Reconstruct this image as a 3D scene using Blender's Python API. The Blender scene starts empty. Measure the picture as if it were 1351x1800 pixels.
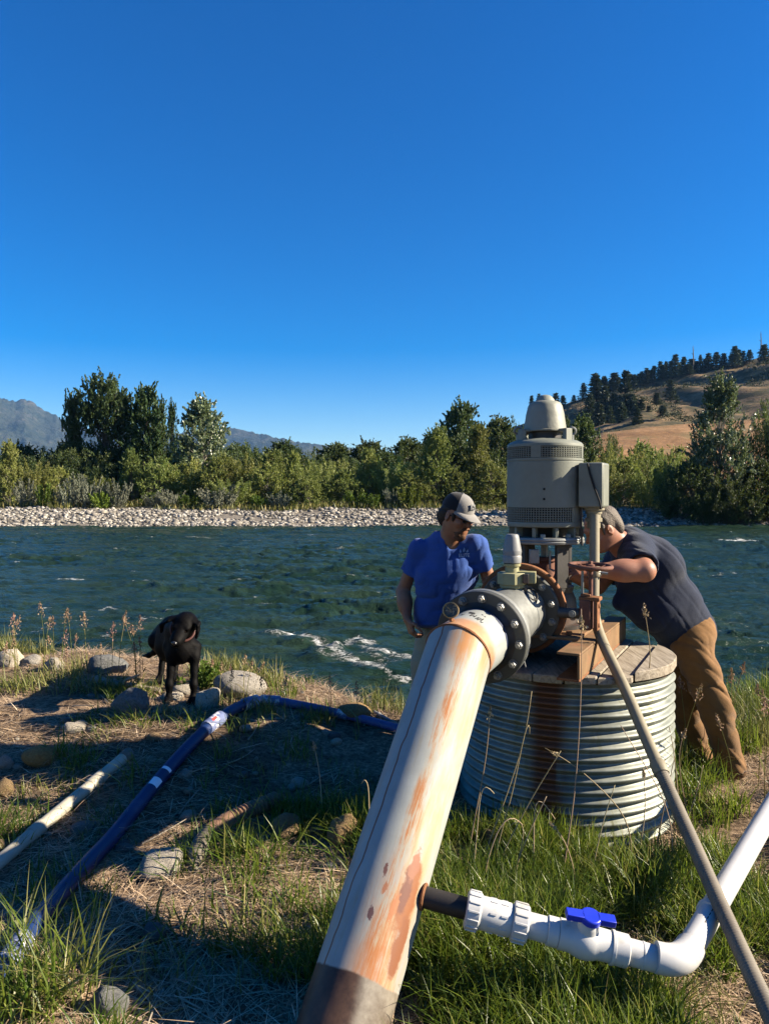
import bpy, bmesh, math, random
import numpy as np
from mathutils import Vector, Matrix
from mathutils.bvhtree import BVHTree
rng = np.random.default_rng(7)
random.seed(7)
R = math.radians
sc = bpy.context.scene
col = sc.collection

# ------------------------------------------------------------------ camera, world, sun, exposure
F = 1300.0                      # focal length in photo pixels (photo 1351 x 1800)
EYE = 1.65
PITCH = math.atan(27 / F)
cam = bpy.data.cameras.new('camera'); cam_o = bpy.data.objects.new('camera', cam); col.objects.link(cam_o)
cam_o.location = (0, 0, EYE); cam_o.rotation_euler = (R(90) - PITCH, 0, 0)
cam.sensor_fit = 'VERTICAL'; cam.sensor_height = 36; cam.sensor_width = 27; cam.lens = 36 * F / 1800
cam.clip_start = 0.05; cam.clip_end = 20000
sc.camera = cam_o
SUN_AZ, SUN_EL = R(2.5), R(28)
SUN = Vector((math.cos(SUN_AZ) * math.cos(SUN_EL), -math.sin(SUN_AZ) * math.cos(SUN_EL), math.sin(SUN_EL)))
world = bpy.data.worlds.new('World'); sc.world = world; world.use_nodes = True
wn = world.node_tree; wn.nodes.clear()
sky = wn.nodes.new('ShaderNodeTexSky'); sky.sky_type = 'NISHITA'; sky.sun_disc = False
sky.sun_elevation = SUN_EL; sky.sun_rotation = R(90) + SUN_AZ
sky.altitude = 600; sky.air_density = 1.05; sky.dust_density = 0.45; sky.ozone_density = 3.0
hs = wn.nodes.new('ShaderNodeHueSaturation'); hs.inputs['Saturation'].default_value = 1.66; hs.inputs['Hue'].default_value = .514
bgn = wn.nodes.new('ShaderNodeBackground'); bgn.inputs['Strength'].default_value = 0.05
wo = wn.nodes.new('ShaderNodeOutputWorld')
wn.links.new(sky.outputs[0], hs.inputs['Color']); wn.links.new(hs.outputs[0], bgn.inputs[0]); wn.links.new(bgn.outputs[0], wo.inputs[0])
sl = bpy.data.lights.new('sun', 'SUN'); sl.energy = 5.0; sl.angle = R(0.5); sl.color = (1.0, 0.87, 0.68)
sun_o = bpy.data.objects.new('sun', sl); col.objects.link(sun_o); sun_o.location = (20, -5, 15)
sun_o.rotation_euler = (-SUN).to_track_quat('-Z', 'Y').to_euler()
sc.view_settings.view_transform = 'Standard'; sc.view_settings.look = 'None'
sc.view_settings.gamma = 1; sc.view_settings.use_curve_mapping = False
sc.view_settings.exposure = 1.75
sc.render.engine = 'CYCLES'
sc.cycles.max_bounces = 5; sc.cycles.diffuse_bounces = 1; sc.cycles.glossy_bounces = 3
sc.cycles.transmission_bounces = 3; sc.cycles.volume_bounces = 0; sc.cycles.transparent_max_bounces = 6
sc.cycles.use_denoising = True
sc.cycles.caustics_reflective = False; sc.cycles.caustics_refractive = False

# ------------------------------------------------------------------ helpers
cp, sp_ = math.cos(PITCH), math.sin(PITCH)
def P(px, py, Y):
    """world point at world depth Y seen at photo pixel (px, py)"""
    a, b = (px - 675.5) / F, -(py - 900) / F
    d = (a, cp + b * sp_, -sp_ + b * cp)
    k = Y / d[1]
    return np.array((d[0] * k, Y, EYE + d[2] * k))
def nrm(v):
    v = np.asarray(v, float); return v / np.linalg.norm(v)
def frame(u, ref=None):
    u = nrm(u)
    if ref is None: ref = (0, 0, 1) if abs(u[2]) < .9 else (1, 0, 0)
    a = np.cross(u, ref); a = nrm(a); b = np.cross(u, a)   # a, b perpendicular to u
    return u, a, b
def sstep(x, a, b):
    t = np.clip((np.asarray(x, float) - a) / (b - a), 0, 1); return t * t * (3 - 2 * t)

def _hash(i, j, k, seed):
    i = np.asarray(i).astype(np.uint32); j = np.asarray(j).astype(np.uint32); k = np.asarray(k).astype(np.uint32)
    n = i * np.uint32(374761393) + j * np.uint32(668265263) + k * np.uint32(2147483647) + np.uint32((seed * 974634773) & 0xffffffff)
    n = (n ^ (n >> np.uint32(13))) * np.uint32(1274126177); n = n ^ (n >> np.uint32(16))
    return (n & np.uint32(0xffffff)).astype(np.float64) / 0xffffff * 2 - 1
def vnoise(x, y, z=0.0, seed=1):
    x, y, z = np.broadcast_arrays(np.asarray(x, float), np.asarray(y, float), np.asarray(z, float))
    xi, yi, zi = np.floor(x), np.floor(y), np.floor(z)
    fx, fy, fz = x - xi, y - yi, z - zi
    fx, fy, fz = [t * t * (3 - 2 * t) for t in (fx, fy, fz)]
    xi, yi, zi = [t.astype(np.int64) for t in (xi, yi, zi)]
    r = 0
    for dx in (0, 1):
        for dy in (0, 1):
            for dz in (0, 1):
                w = (fx if dx else 1 - fx) * (fy if dy else 1 - fy) * (fz if dz else 1 - fz)
                r = r + w * _hash(xi + dx, yi + dy, zi + dz, seed)
    return r
def fbm(x, y, z=0.0, octv=4, seed=1, gain=.5):
    r, a, s = 0, 1.0, 1.0
    for o in range(octv):
        r = r + a * vnoise(np.asarray(x) * s, np.asarray(y) * s, np.asarray(z) * s, seed + o * 17); a *= gain; s *= 2.03
    return r

class MB:
    """collects geometry; build() links it as ONE mesh object"""
    def __init__(s): s.v, s.f, s.uv, s.n = [], [], [], 0
    def add(s, verts, faces, uvs=None):
        verts = np.asarray(verts, float).reshape(-1, 3); s.v.append(verts)
        for i, fc in enumerate(faces):
            s.f.append(tuple(int(q) + s.n for q in fc))
            s.uv.append(uvs[i] if uvs is not None else [(0, 0)] * len(fc))
        s.n += len(verts); return s
    def box(s, c, size, axes=None):
        c = np.asarray(c, float); h = np.asarray(size, float) / 2
        A = np.eye(3) if axes is None else np.asarray([nrm(a) for a in axes])
        vs = [c + A[0] * h[0] * i + A[1] * h[1] * j + A[2] * h[2] * k for i in (-1, 1) for j in (-1, 1) for k in (-1, 1)]
        fs = [(0, 1, 3, 2), (4, 6, 7, 5), (0, 4, 5, 1), (2, 3, 7, 6), (0, 2, 6, 4), (1, 5, 7, 3)]
        if np.dot(np.cross(A[0], A[1]), A[2]) < 0: fs = [f[::-1] for f in fs]
        return s.add(vs, fs)
    def rings(s, rings, closed=False, cap0=True, cap1=True, vv=None):
        """rings: list of (n,3) arrays; wraps around"""
        n = len(rings[0]); m = len(rings)
        if vv is None: vv = list(range(m))
        fs, uvs = [], []
        for i in range(m - 1):
            for j in range(n):
                k = (j + 1) % n
                fs.append((i * n + j, i * n + k, (i + 1) * n + k, (i + 1) * n + j))
                uvs.append([(j / n, vv[i]), ((j + 1) / n, vv[i]), ((j + 1) / n, vv[i + 1]), (j / n, vv[i + 1])])
        if cap0: fs.append(tuple(range(n))[::-1]); uvs.append([(j / n, vv[0]) for j in range(n)][::-1])
        if cap1: fs.append(tuple((m - 1) * n + j for j in range(n))); uvs.append([(j / n, vv[-1]) for j in range(n)])
        return s.add(np.concatenate(rings), fs, uvs)
    def lathe(s, A, u, prof, n=32, ref=None, cap0=True, cap1=True):
        u, a, b = frame(u, ref); A = np.asarray(A, float)
        th = np.arange(n) * 2 * np.pi / n
        circ = np.cos(th)[:, None] * a + np.sin(th)[:, None] * b
        return s.rings([A + u * t + circ * max(r, 1e-5) for t, r in prof], cap0=cap0, cap1=cap1, vv=[p[0] for p in prof])
    def cyl(s, A, B, r, n=20, r2=None):
        A, B = np.asarray(A, float), np.asarray(B, float); L = np.linalg.norm(B - A)
        return s.lathe(A, B - A, [(0, r), (L, r if r2 is None else r2)], n)
    def tube(s, pts, r, n=10, caps=True):
        pts = np.asarray(pts, float); m = len(pts)
        rr = np.full(m, r) if np.isscalar(r) else np.asarray(r, float)
        T = np.gradient(pts, axis=0); T /= np.linalg.norm(T, axis=1)[:, None] + 1e-12
        _, a, _ = frame(T[0]); out = []; L = 0; vv = []
        th = np.arange(n) * 2 * np.pi / n
        for i in range(m):
            a = a - T[i] * np.dot(a, T[i]); a = a / np.linalg.norm(a); b = np.cross(T[i], a)
            out.append(pts[i] + rr[i] * (np.cos(th)[:, None] * a + np.sin(th)[:, None] * b))
            if i: L += np.linalg.norm(pts[i] - pts[i - 1])
            vv.append(L)
        return s.rings(out, cap0=caps, cap1=caps, vv=vv)
    def torus(s, C, u, Rr, r, n=40, m=10, a0=0, a1=2 * np.pi):
        u, a, b = frame(u); C = np.asarray(C, float); full = abs(a1 - a0 - 2 * np.pi) < 1e-6
        th = np.linspace(a0, a1, n, endpoint=not full); ph = np.arange(m) * 2 * np.pi / m
        rg = []
        for t in th:
            d = np.cos(t) * a + np.sin(t) * b
            rg.append(C + d * Rr + r * (np.cos(ph)[:, None] * d + np.sin(ph)[:, None] * u))
        if full: rg.append(rg[0])
        return s.rings(rg, cap0=not full, cap1=not full)
    def ball(s, c, r, n=12, m=8, axes=None):
        c = np.asarray(c, float); r = np.ones(3) * r
        A = np.eye(3) if axes is None else np.asarray(axes)
        rg = []
        for i in range(m + 1):
            p = math.pi * i / m; th = np.arange(n) * 2 * np.pi / n
            L = np.stack([np.cos(th) * max(math.sin(p), 1e-3) * r[0], np.sin(th) * max(math.sin(p), 1e-3) * r[1], np.full(n, -math.cos(p) * r[2])], 1)
            rg.append(c + L @ A)
        return s.rings(rg)
    def hexnut(s, C, u, r, h):
        return s.lathe(C, u, [(0, r), (h * .8, r), (h, r * .88)], 6)
    def build(s, name, mat, parent=None, ang=35, bevel=0, seg=2, loc=None):
        V = np.concatenate(s.v)
        off = woff(parent) if parent else np.zeros(3)
        if loc is not None: off = off + np.asarray(loc, float) - (woff(parent) if parent else 0)
        me = bpy.data.meshes.new(name)
        me.from_pydata((V - off).tolist(), [], s.f)
        uvl = me.uv_layers.new(name='UVMap')
        flat = np.array([c for u in s.uv for c in u], np.float32).ravel()
        if len(flat) == len(me.loops) * 2: uvl.data.foreach_set('uv', flat)
        return finish(name, me, mat, parent, ang, bevel, seg, loc)
def woff(o):
    r = np.zeros(3)
    while o is not None: r += np.array(o.location); o = o.parent
    return r
def finish(name, me, mat, parent=None, ang=35, bevel=0, seg=2, loc=None):
    for m in (mat if isinstance(mat, (list, tuple)) else [mat]): me.materials.append(m)
    if ang:
        me.shade_smooth()
        if ang < 180: me.set_sharp_from_angle(angle=R(ang))
    o = bpy.data.objects.new(name, me); col.objects.link(o)
    if loc is not None and parent is None: o.location = loc
    if parent is not None: o.parent = parent
    if bevel:
        b = o.modifiers.new('bevel', 'BEVEL'); b.width = bevel; b.segments = seg; b.limit_method = 'ANGLE'; b.angle_limit = R(40)
    return o
def arrays(name, V, loops, starts, mat, parent=None, attrs=None, ang=0, loc=None):
    """big meshes straight from arrays; attrs: {name: per-vertex floats}"""
    V = np.asarray(V, np.float32)
    if parent is not None: V = V - woff(parent).astype(np.float32)
    elif loc is not None: V = V - np.asarray(loc, np.float32)
    me = bpy.data.meshes.new(name)
    me.vertices.add(len(V)); me.vertices.foreach_set('co', V.ravel())
    me.loops.add(len(loops)); me.loops.foreach_set('vertex_index', np.asarray(loops, np.int32))
    me.polygons.add(len(starts)); me.polygons.foreach_set('loop_start', np.asarray(starts, np.int32))
    me.update(calc_edges=True)
    for k, a in (attrs or {}).items():
        at = me.attributes.new(k, 'FLOAT', 'POINT'); at.data.foreach_set('value', np.asarray(a, np.float32))
    return finish(name, me, mat, parent, ang, loc=loc)
def gridmesh(name, G, mat, attrs=None, kind=None, ang=180):
    a, b = G.shape[:2]; I = np.arange(a * b).reshape(a, b)
    q = np.stack([I[:-1, :-1], I[:-1, 1:], I[1:, 1:], I[1:, :-1]], -1).reshape(-1)
    o = arrays(name, G.reshape(-1, 3), q, np.arange(len(q) // 4) * 4, mat, attrs={k: v.ravel() for k, v in (attrs or {}).items()}, ang=ang)
    if kind: o['kind'] = kind
    return o
def tag(o, label, cat, group=None, kind=None):
    o['label'] = label
    if cat: o['category'] = cat
    if group: o['group'] = group
    if kind: o['kind'] = kind
    return o
def thing(name, loc, label, cat, group=None):
    o = bpy.data.objects.new(name, None); col.objects.link(o); o.location = tuple(float(q) for q in loc); o.empty_display_size = .1
    return tag(o, label, cat, group)
def dup(root, label=None, group=None):
    r = root.copy(); col.objects.link(r)
    for ch in root.children:
        c = ch.copy(); col.objects.link(c); c.parent = r
        for g in ch.children:
            d = g.copy(); col.objects.link(d); d.parent = c
    if label: r['label'] = label
    if group: r['group'] = group
    return r

# ------------------------------------------------------------------ materials
class NT:
    def __init__(s, name):
        s.m = bpy.data.materials.new(name); s.m.use_nodes = True; s.t = s.m.node_tree; s.t.nodes.clear()
        s.out = s.t.nodes.new('ShaderNodeOutputMaterial'); s.b = s.t.nodes.new('ShaderNodeBsdfPrincipled')
        s.t.links.new(s.b.outputs[0], s.out.inputs[0]); s._c = None
    def n(s, ty, **kw):
        nd = s.t.nodes.new(ty)
        for k, v in kw.items(): setattr(nd, k, v)
        return nd
    def set(s, sock, v):
        if isinstance(v, bpy.types.NodeSocket): s.t.links.new(v, sock)
        elif v is not None:
            if hasattr(sock.default_value, '__len__') and not hasattr(v, '__len__'): v = (v, v, v)
            if hasattr(v, '__len__') and sock.type == 'RGBA' and len(v) == 3: v = (*v, 1)
            sock.default_value = v
    def co(s, kind='Object'):
        if s._c is None: s._c = s.n('ShaderNodeTexCoord')
        return s._c.outputs[kind]
    def mapping(s, vec, scale=(1, 1, 1), rot=(0, 0, 0)):
        m = s.n('ShaderNodeMapping'); s.set(m.inputs[0], vec); m.inputs['Scale'].default_value = scale; m.inputs['Rotation'].default_value = rot
        return m.outputs[0]
    def math(s, op, a, b=None, c=None, clamp=False):
        m = s.n('ShaderNodeMath', operation=op, use_clamp=clamp)
        for i, v in enumerate((a, b, c)):
            if v is not None: s.set(m.inputs[i], v)
        return m.outputs[0]
    def smooth(s, x, a, b):
        m = s.n('ShaderNodeMapRange', interpolation_type='SMOOTHSTEP'); s.set(m.inputs[0], x); m.inputs[1].default_value = a; m.inputs[2].default_value = b
        return m.outputs[0]
    def noise(s, scale=5, detail=4, rough=.55, vec=None, dist=0):
        m = s.n('ShaderNodeTexNoise'); s.set(m.inputs['Vector'], vec if vec is not None else s.co())
        m.inputs['Scale'].default_value = scale; m.inputs['Detail'].default_value = detail; m.inputs['Roughness'].default_value = rough; m.inputs['Distortion'].default_value = dist
        return m.outputs[0]
    def voro(s, scale=5, vec=None, feature='F1', out=0):
        m = s.n('ShaderNodeTexVoronoi', feature=feature); s.set(m.inputs['Vector'], vec if vec is not None else s.co()); m.inputs['Scale'].default_value = scale
        return m.outputs[out]
    def ramp(s, fac, stops):
        m = s.n('ShaderNodeValToRGB'); s.set(m.inputs[0], fac); e = m.color_ramp.elements
        while len(e) < len(stops): e.new(.5)
        for i, (p, c) in enumerate(stops):
            e[i].position = p; e[i].color = (*c, 1) if hasattr(c, '__len__') else (c, c, c, 1)
        return m.outputs[0]
    def mix(s, fac, a, b, blend='MIX'):
        m = s.n('ShaderNodeMix', data_type='RGBA', blend_type=blend); s.set(m.inputs[0], fac); s.set(m.inputs[6], a); s.set(m.inputs[7], b)
        return m.outputs[2]
    def attr(s, name):
        m = s.n('ShaderNodeAttribute', attribute_name=name); return m.outputs['Fac']
    def sep(s, vec):
        m = s.n('ShaderNodeSeparateXYZ'); s.set(m.inputs[0], vec); return m.outputs
    def comb(s, x, y, z=0):
        m = s.n('ShaderNodeCombineXYZ')
        for i, v in enumerate((x, y, z)): s.set(m.inputs[i], v)
        return m.outputs[0]
    def bump(s, h, strength=.3, dist=.01):
        m = s.n('ShaderNodeBump'); s.set(m.inputs['Height'], h); m.inputs['Strength'].default_value = strength; m.inputs['Distance'].default_value = dist
        s.t.links.new(m.outputs[0], s.b.inputs['Normal']); return s
    def fin(s, color=None, rough=None, metal=None, spec=None, **kw):
        if color is not None: s.set(s.b.inputs['Base Color'], color)
        if rough is not None: s.set(s.b.inputs['Roughness'], rough)
        if metal is not None: s.set(s.b.inputs['Metallic'], metal)
        if spec is not None: s.set(s.b.inputs['Specular IOR Level'], spec)
        for k, v in kw.items(): s.set(s.b.inputs[k], v)
        return s.m
def scl(c, k): return tuple(min(1, q * k) for q in c)
def basic(name, c, rough=.6, metal=0, var=.25, scale=9, bump=.15, bscale=80, c2=None, c2amt=(.55, .75), c2scale=4, spec=.4, bdist=.004):
    t = NT(name)
    n1 = t.noise(scale, 5, .6)
    k = t.ramp(n1, [(.25, scl(c, 1 - var)), (.75, scl(c, 1 + var))])
    if c2 is not None:
        k = t.mix(t.smooth(t.noise(c2scale, 6, .65), *c2amt), k, c2)
    if bump: t.bump(t.noise(bscale, 4, .6), bump, bdist)
    r = t.math('ADD', t.math('MULTIPLY', n1, .25), rough - .12)
    return t.fin(k, r, metal, spec)
M = {}
M['motor'] = basic('grey_paint', (.150, .160, .130), .5, var=.22, scale=5, bump=.1, c2=(.10, .098, .078), c2amt=(.55, .8), c2scale=7)
M['cap'] = basic('cast_grey_paint', (.195, .2, .16), .55, var=.25, scale=7, bump=.5, bscale=35, c2=(.15, .145, .11), c2amt=(.56, .75), c2scale=12)
M['darkmetal'] = basic('dark_metal', (.03, .028, .026), .55, var=.4, c2=(.07, .035, .02), c2amt=(.5, .7))
M['black'] = basic('black_void_shade', (.008, .008, .008), .8, var=.2)  # black parts, and the dark of vents and holes put in as colour
M['flange'] = basic('dark_grey_paint', (.05, .052, .047), .5, var=.2, scale=14, c2=(.10, .085, .04), c2amt=(.62, .78), c2scale=9)
M['galv'] = basic('galvanized_steel', (.19, .197, .187), .48, .4, var=.22, scale=30, bump=.12)
M['bolt'] = basic('zinc_bolt', (.20, .20, .185), .5, .4, var=.3, scale=60, c2=(.2, .12, .06), c2amt=(.6, .75), c2scale=40)
M['rust'] = basic('rusted_steel', (.19, .085, .038), .8, var=.35, scale=14, bump=.4, bscale=120, c2=(.13, .055, .03), c2amt=(.45, .7), c2scale=18, spec=.2)
M['rustdark'] = basic('dark_rust', (.14, .062, .042), .75, var=.35, scale=20, bump=.3, c2=(.07, .035, .03), c2amt=(.45, .7), c2scale=25, spec=.25)
M['tanbeam'] = basic('tan_weathered_steel', (.165, .10, .05), .75, var=.28, scale=10, bump=.3, c2=(.22, .10, .05), c2amt=(.5, .7), c2scale=8, spec=.25)
M['olive'] = basic('olive_paint', (.25, .24, .13), .55, var=.2, scale=18, c2=(.24, .21, .10), c2amt=(.5, .72), c2scale=16)
M['valvegrey'] = basic('pale_grey_plastic', (.175, .18, .182), .45, var=.08, scale=20, bump=.05)
M['pvc'] = basic('white_pvc', (.45, .45, .44), .38, var=.07, scale=12, bump=.05, c2=(.30, .27, .20), c2amt=(.58, .82), c2scale=9)
M['pvcdirty'] = basic('dirty_white_pvc', (.32, .30, .235), .5, var=.2, scale=8, bump=.1, c2=(.33, .28, .18), c2amt=(.56, .72), c2scale=9)
M['bluepipe'] = basic('blue_pvc', (.007, .022, .082), .45, var=.2, scale=7, bump=.05, c2=(.05, .055, .11), c2amt=(.5, .8), c2scale=9)
M['bluepipe_sunlit'] = basic('sunlit_blue_pvc', (.055, .07, .20), .45, var=.2, scale=7, bump=.05, c2=(.11, .12, .2), c2amt=(.5, .8), c2scale=9)  # lighter copy of the blue PVC, sunlight put into its colour
M['bluetape'] = basic('pale_blue_plastic', (.11, .135, .24), .5, var=.3, scale=25, bump=.2, c2=(.55, .54, .55), c2amt=(.5, .6), c2scale=20)
M['bluehandle'] = basic('blue_plastic', (.012, .03, .42), .35, var=.1, bump=.02)
M['blackpipe'] = basic('black_coated_steel', (.015, .013, .012), .6, var=.3, c2=(.09, .035, .015), c2amt=(.6, .7), c2scale=15)
M['conduit'] = basic('tan_conduit', (.20, .175, .115), .6, var=.16, scale=12, bump=.15, c2=(.17, .14, .09), c2amt=(.55, .75), c2scale=8)
M['hose'] = basic('grey_brown_hose', (.13, .112, .085), .7, var=.22, scale=10, bump=.15, c2=(.11, .09, .07), c2amt=(.5, .7), c2scale=9)
M['brass'] = basic('dull_brass', (.27, .19, .09), .4, .5, var=.25, scale=50)
M['gaugeface'] = basic('grimy_gauge_glass', (.06, .045, .025), .25, var=.6, scale=60, bump=0, c2=(.28, .22, .11), c2amt=(.52, .6), c2scale=55)
M['ink'] = basic('black_marker', (.03, .03, .03), .7, bump=0)
M['plainwhite'] = basic('plain_white', (.75, .75, .78), .5, bump=0, var=.1)
M['redpaint'] = basic('red_print', (.5, .05, .04), .5, bump=0)
M['blueink'] = basic('pale_blue_print', (.25, .42, .75), .7, bump=0)
def cloth(name, c, var=.12, wear=None):
    t = NT(name)
    n1 = t.noise(6, 4, .6); k = t.ramp(n1, [(.3, scl(c, 1 - var)), (.7, scl(c, 1 + var))])
    if wear: k = t.mix(t.smooth(t.noise(9, 6, .6), .52, .75), k, wear)
    wv = t.noise(420, 2, .5); t.bump(t.math('ADD', wv, t.math('MULTIPLY', t.noise(30, 4, .6), 1.3)), .35, .004)
    return t.fin(k, .9, 0, .15, **{'Sheen Weight': .15})
M['blueshirt'] = cloth('blue_cotton', (.03, .072, .25))
M['navyshirt'] = cloth('navy_cotton', (.011, .017, .036))
M['tan'] = cloth('tan_canvas', (.165, .086, .031), .25, (.13, .07, .03))
M['khaki'] = cloth('khaki_cotton', (.30, .25, .16))
M['capgrey'] = cloth('grey_cap_cloth', (.20, .195, .185))
M['capblack'] = cloth('black_cap_mesh', (.014, .014, .016))
M['boot'] = basic('brown_leather', (.09, .05, .025), .6, var=.3)
M['glass'] = basic('dark_lens', (.008, .008, .01), .15, bump=0)
def skin(name, c):
    t = NT(name); n1 = t.noise(22, 5, .6)
    k = t.ramp(n1, [(.3, scl(c, .86)), (.7, scl(c, 1.1))]); k = t.mix(t.smooth(t.noise(7, 3, .5), .5, .75), k, (c[0] * .95, c[1] * .72, c[2] * .62))
    t.bump(t.noise(160, 4, .6), .2, .002)
    return t.fin(k, .5, 0, .35, **{'Subsurface Weight': .12, 'Subsurface Radius': (.012, .005, .003), 'Subsurface Scale': 1.0})
M['skin'] = skin('tanned_skin', (.27, .125, .068))
M['skin2'] = skin('reddish_skin', (.29, .135, .085))
M['hairdark'] = basic('dark_brown_hair', (.022, .015, .010), .6, var=.4, scale=40, bump=.6, bscale=140, bdist=.01)
M['hairgrey'] = basic('greying_brown_hair', (.11, .088, .068), .6, var=.45, scale=60, bump=.7, bscale=160, bdist=.01)
M['beard'] = basic('reddish_beard', (.10, .045, .02), .8, var=.4, scale=60, bump=.6, bscale=200, bdist=.006)
M['fur'] = basic('black_fur', (.0022, .002, .0022), .62, var=.4, scale=30, bump=.35, bscale=170, spec=.07, bdist=.006)
M['dognose'] = basic('wet_black_nose', (.02, .02, .022), .2, bump=.1, bscale=200, spec=.6)
M['collar'] = basic('red_brown_collar', (.06, .018, .015), .6)
M['eye'] = basic('dark_eye', (.02, .012, .008), .12, bump=0, spec=.6)

def rusty_pipe(name, sl=True):
    """white painted steel; UV.x = turns round the pipe (0.25 faces up and out), UV.y = metres along it"""
    t = NT(name); u, v, _ = t.sep(t.co('UV'))
    th = t.math('SUBTRACT', u, .25)                                # turns from the upper line, positive to the sunny side
    st = t.comb(t.math('MULTIPLY', u, 8), t.math('MULTIPLY', v, 1.6), 0)
    streak = t.noise(3.2, 6, .62, st); fine = t.noise(11, 7, .75, t.comb(t.math('MULTIPLY', u, 14), t.math('MULTIPLY', v, .8), 0), .3)
    grime = t.noise(6, 6, .6)
    base = t.ramp(grime, [(.3, (.225, .24, .23)), (.7, (.305, .32, .30))])
    base = t.mix(t.math('MULTIPLY', t.smooth(streak, .5, .8), .6), base, (.27, .22, .13))
    def band(c, w):
        d = t.math('ABSOLUTE', t.math('SUBTRACT', th, c)); return t.math('SUBTRACT', 1.0, t.smooth(d, w * .15, w))
    if sl:
        heavy = t.math('MULTIPLY', band(.095, .055), t.smooth(t.math('ADD', t.math('MULTIPLY', fine, .6), t.math('MULTIPLY', streak, .5)), .52, .66))
        low = t.math('MULTIPLY', t.smooth(v, .76, 1.08), t.math('MULTIPLY', band(.13, .17), t.smooth(t.math('ADD', t.math('MULTIPLY', fine, .5), t.math('MULTIPLY', grime, .5)), .38, .58)))
        yl = t.math('MULTIPLY', band(.16, .14), t.smooth(streak, .3, .6))
        base = t.mix(t.math('MULTIPLY', yl, .55), base, (.36, .235, .075))
        base = t.mix(heavy, base, (.29, .105, .028)); base = t.mix(t.math('MULTIPLY', low, .9), base, (.28, .10, .026))
        # spray-paint spots round the branch
        for (cu, cv, w, cc) in ((.165, .95, .085, (.20, .075, .028)), (.150, .93, .045, (.12, .045, .028)), (.19, 1.08, .06, (.17, .065, .03)), (.05, .90, .015, (.12, .06, .05)), (.045, 1.03, .017, (.09, .05, .05)), (.155, .85, .036, (.22, .09, .05)), (.12, .99, .024, (.30, .12, .05)), (.065, .95, .012, (.25, .11, .06))):
            dd = t.math('SQRT', t.math('ADD', t.math('POWER', t.math('MULTIPLY', t.math('SUBTRACT', th, cu), 1.7), 2), t.math('POWER', t.math('MULTIPLY', t.math('SUBTRACT', v, cv), .55), 2)))
            dd = t.math('ADD', dd, t.math('MULTIPLY', t.math('SUBTRACT', t.noise(14, 5, .7), .5), .09))
            base = t.mix(t.math('SUBTRACT', 1.0, t.smooth(dd, w * .6, w)), base, cc)
        # long hairline crack
        wob = t.math('MULTIPLY', t.math('SUBTRACT', t.noise(2.2, 4, .55, t.comb(0, v, 0)), .5), .09)
        cr = t.math('ABSOLUTE', t.math('SUBTRACT', th, t.math('ADD', t.math('MULTIPLY', v, -.035), t.math('ADD', wob, -.035))))
        base = t.mix(t.math('SUBTRACT', 1.0, t.smooth(cr, .0025, .006)), base, (.16, .06, .03))
        # bare band low down
        edge = t.math('ADD', v, t.math('MULTIPLY', t.math('SUBTRACT', grime, .5), .03))
        base = t.mix(t.smooth(edge, 1.195, 1.203), base, t.mix(t.smooth(t.math('ADD', th, t.math('MULTIPLY', t.math('SUBTRACT', grime, .5), .1)), .07, .11), t.ramp(t.noise(12, 6, .7), [(.35, (.025, .014, .011)), (.7, (.09, .05, .03))]), t.ramp(t.noise(9, 6, .7), [(.35, (.08, .06, .045)), (.65, (.22, .195, .155))])))
        ring = t.math('MULTIPLY', t.smooth(v, .14, .02), t.smooth(t.math('ADD', streak, t.math('MULTIPLY', grime, .4)), .5, .75))
        base = t.mix(t.math('MULTIPLY', ring, band(.12, .2)), base, (.36, .17, .06))
    else:
        rg = t.math('MULTIPLY', t.smooth(t.math('ADD', v, t.math('MULTIPLY', t.math('SUBTRACT', grime, .5), .05)), .085, .03), 1.0)
        base = t.mix(t.math('MULTIPLY', rg, .85), base, t.ramp(t.noise(9, 4, .6), [(.35, (.30, .13, .055)), (.7, (.45, .24, .10))]))
        # flaked paint before the flange
        fl = t.math('ADD', v, t.math('MULTIPLY', t.math('SUBTRACT', t.noise(11, 3, .5), .5), .07))
        base = t.mix(t.smooth(fl, .215, .217), base, (.03, .04, .075))
    t.bump(t.math('ADD', t.math('MULTIPLY', fine, .6), t.math('MULTIPLY', t.noise(90, 3, .6), .4)), .18, .003)
    return t.fin(base, .5, 0, .35)
M['pipe'] = rusty_pipe('white_rusty_pipe'); M['pipe_h'] = rusty_pipe('white_rusty_pipe_head', False)
def galv_culvert():
    t = NT('galvanized_culvert'); u, v, _ = t.sep(t.co('UV'))
    n1 = t.noise(7, 5, .6); st = t.noise(1, 6, .6, t.comb(t.math('MULTIPLY', u, 60), t.math('MULTIPLY', v, 2.0), 0))
    c = t.ramp(n1, [(.3, (.125, .138, .118)), (.7, (.235, .248, .215))])
    c = t.mix(t.smooth(st, .54, .75), c, (.13, .13, .065))
    rb = t.math('SUBTRACT', 1.0, t.smooth(t.math('ABSOLUTE', t.math('SUBTRACT', u, .440)), .010, .034))
    c = t.mix(t.math('MULTIPLY', rb, t.smooth(t.math('ADD', st, t.math('MULTIPLY', n1, .5)), .45, .7)), c, (.10, .045, .025))
    low = t.smooth(t.math('ADD', v, t.math('MULTIPLY', n1, .1)), .18, .02)
    c = t.mix(t.math('MULTIPLY', low, .7), c, (.22, .15, .09))
    t.bump(t.noise(60, 4, .6), .08, .003)
    return t.fin(c, .48, .45, .4)
M['culvert'] = galv_culvert()
def wood():
    t = NT('weathered_wood'); vec = t.mapping(t.co(), (30, 3, 30))
    g = t.noise(1.6, 6, .65, vec, .6); c = t.ramp(g, [(.25, (.09, .07, .05)), (.5, (.25, .215, .165)), (.75, (.35, .31, .25))])
    t.bump(g, .5, .006); return t.fin(c, .85, 0, .15)
M['wood'] = wood()
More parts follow.
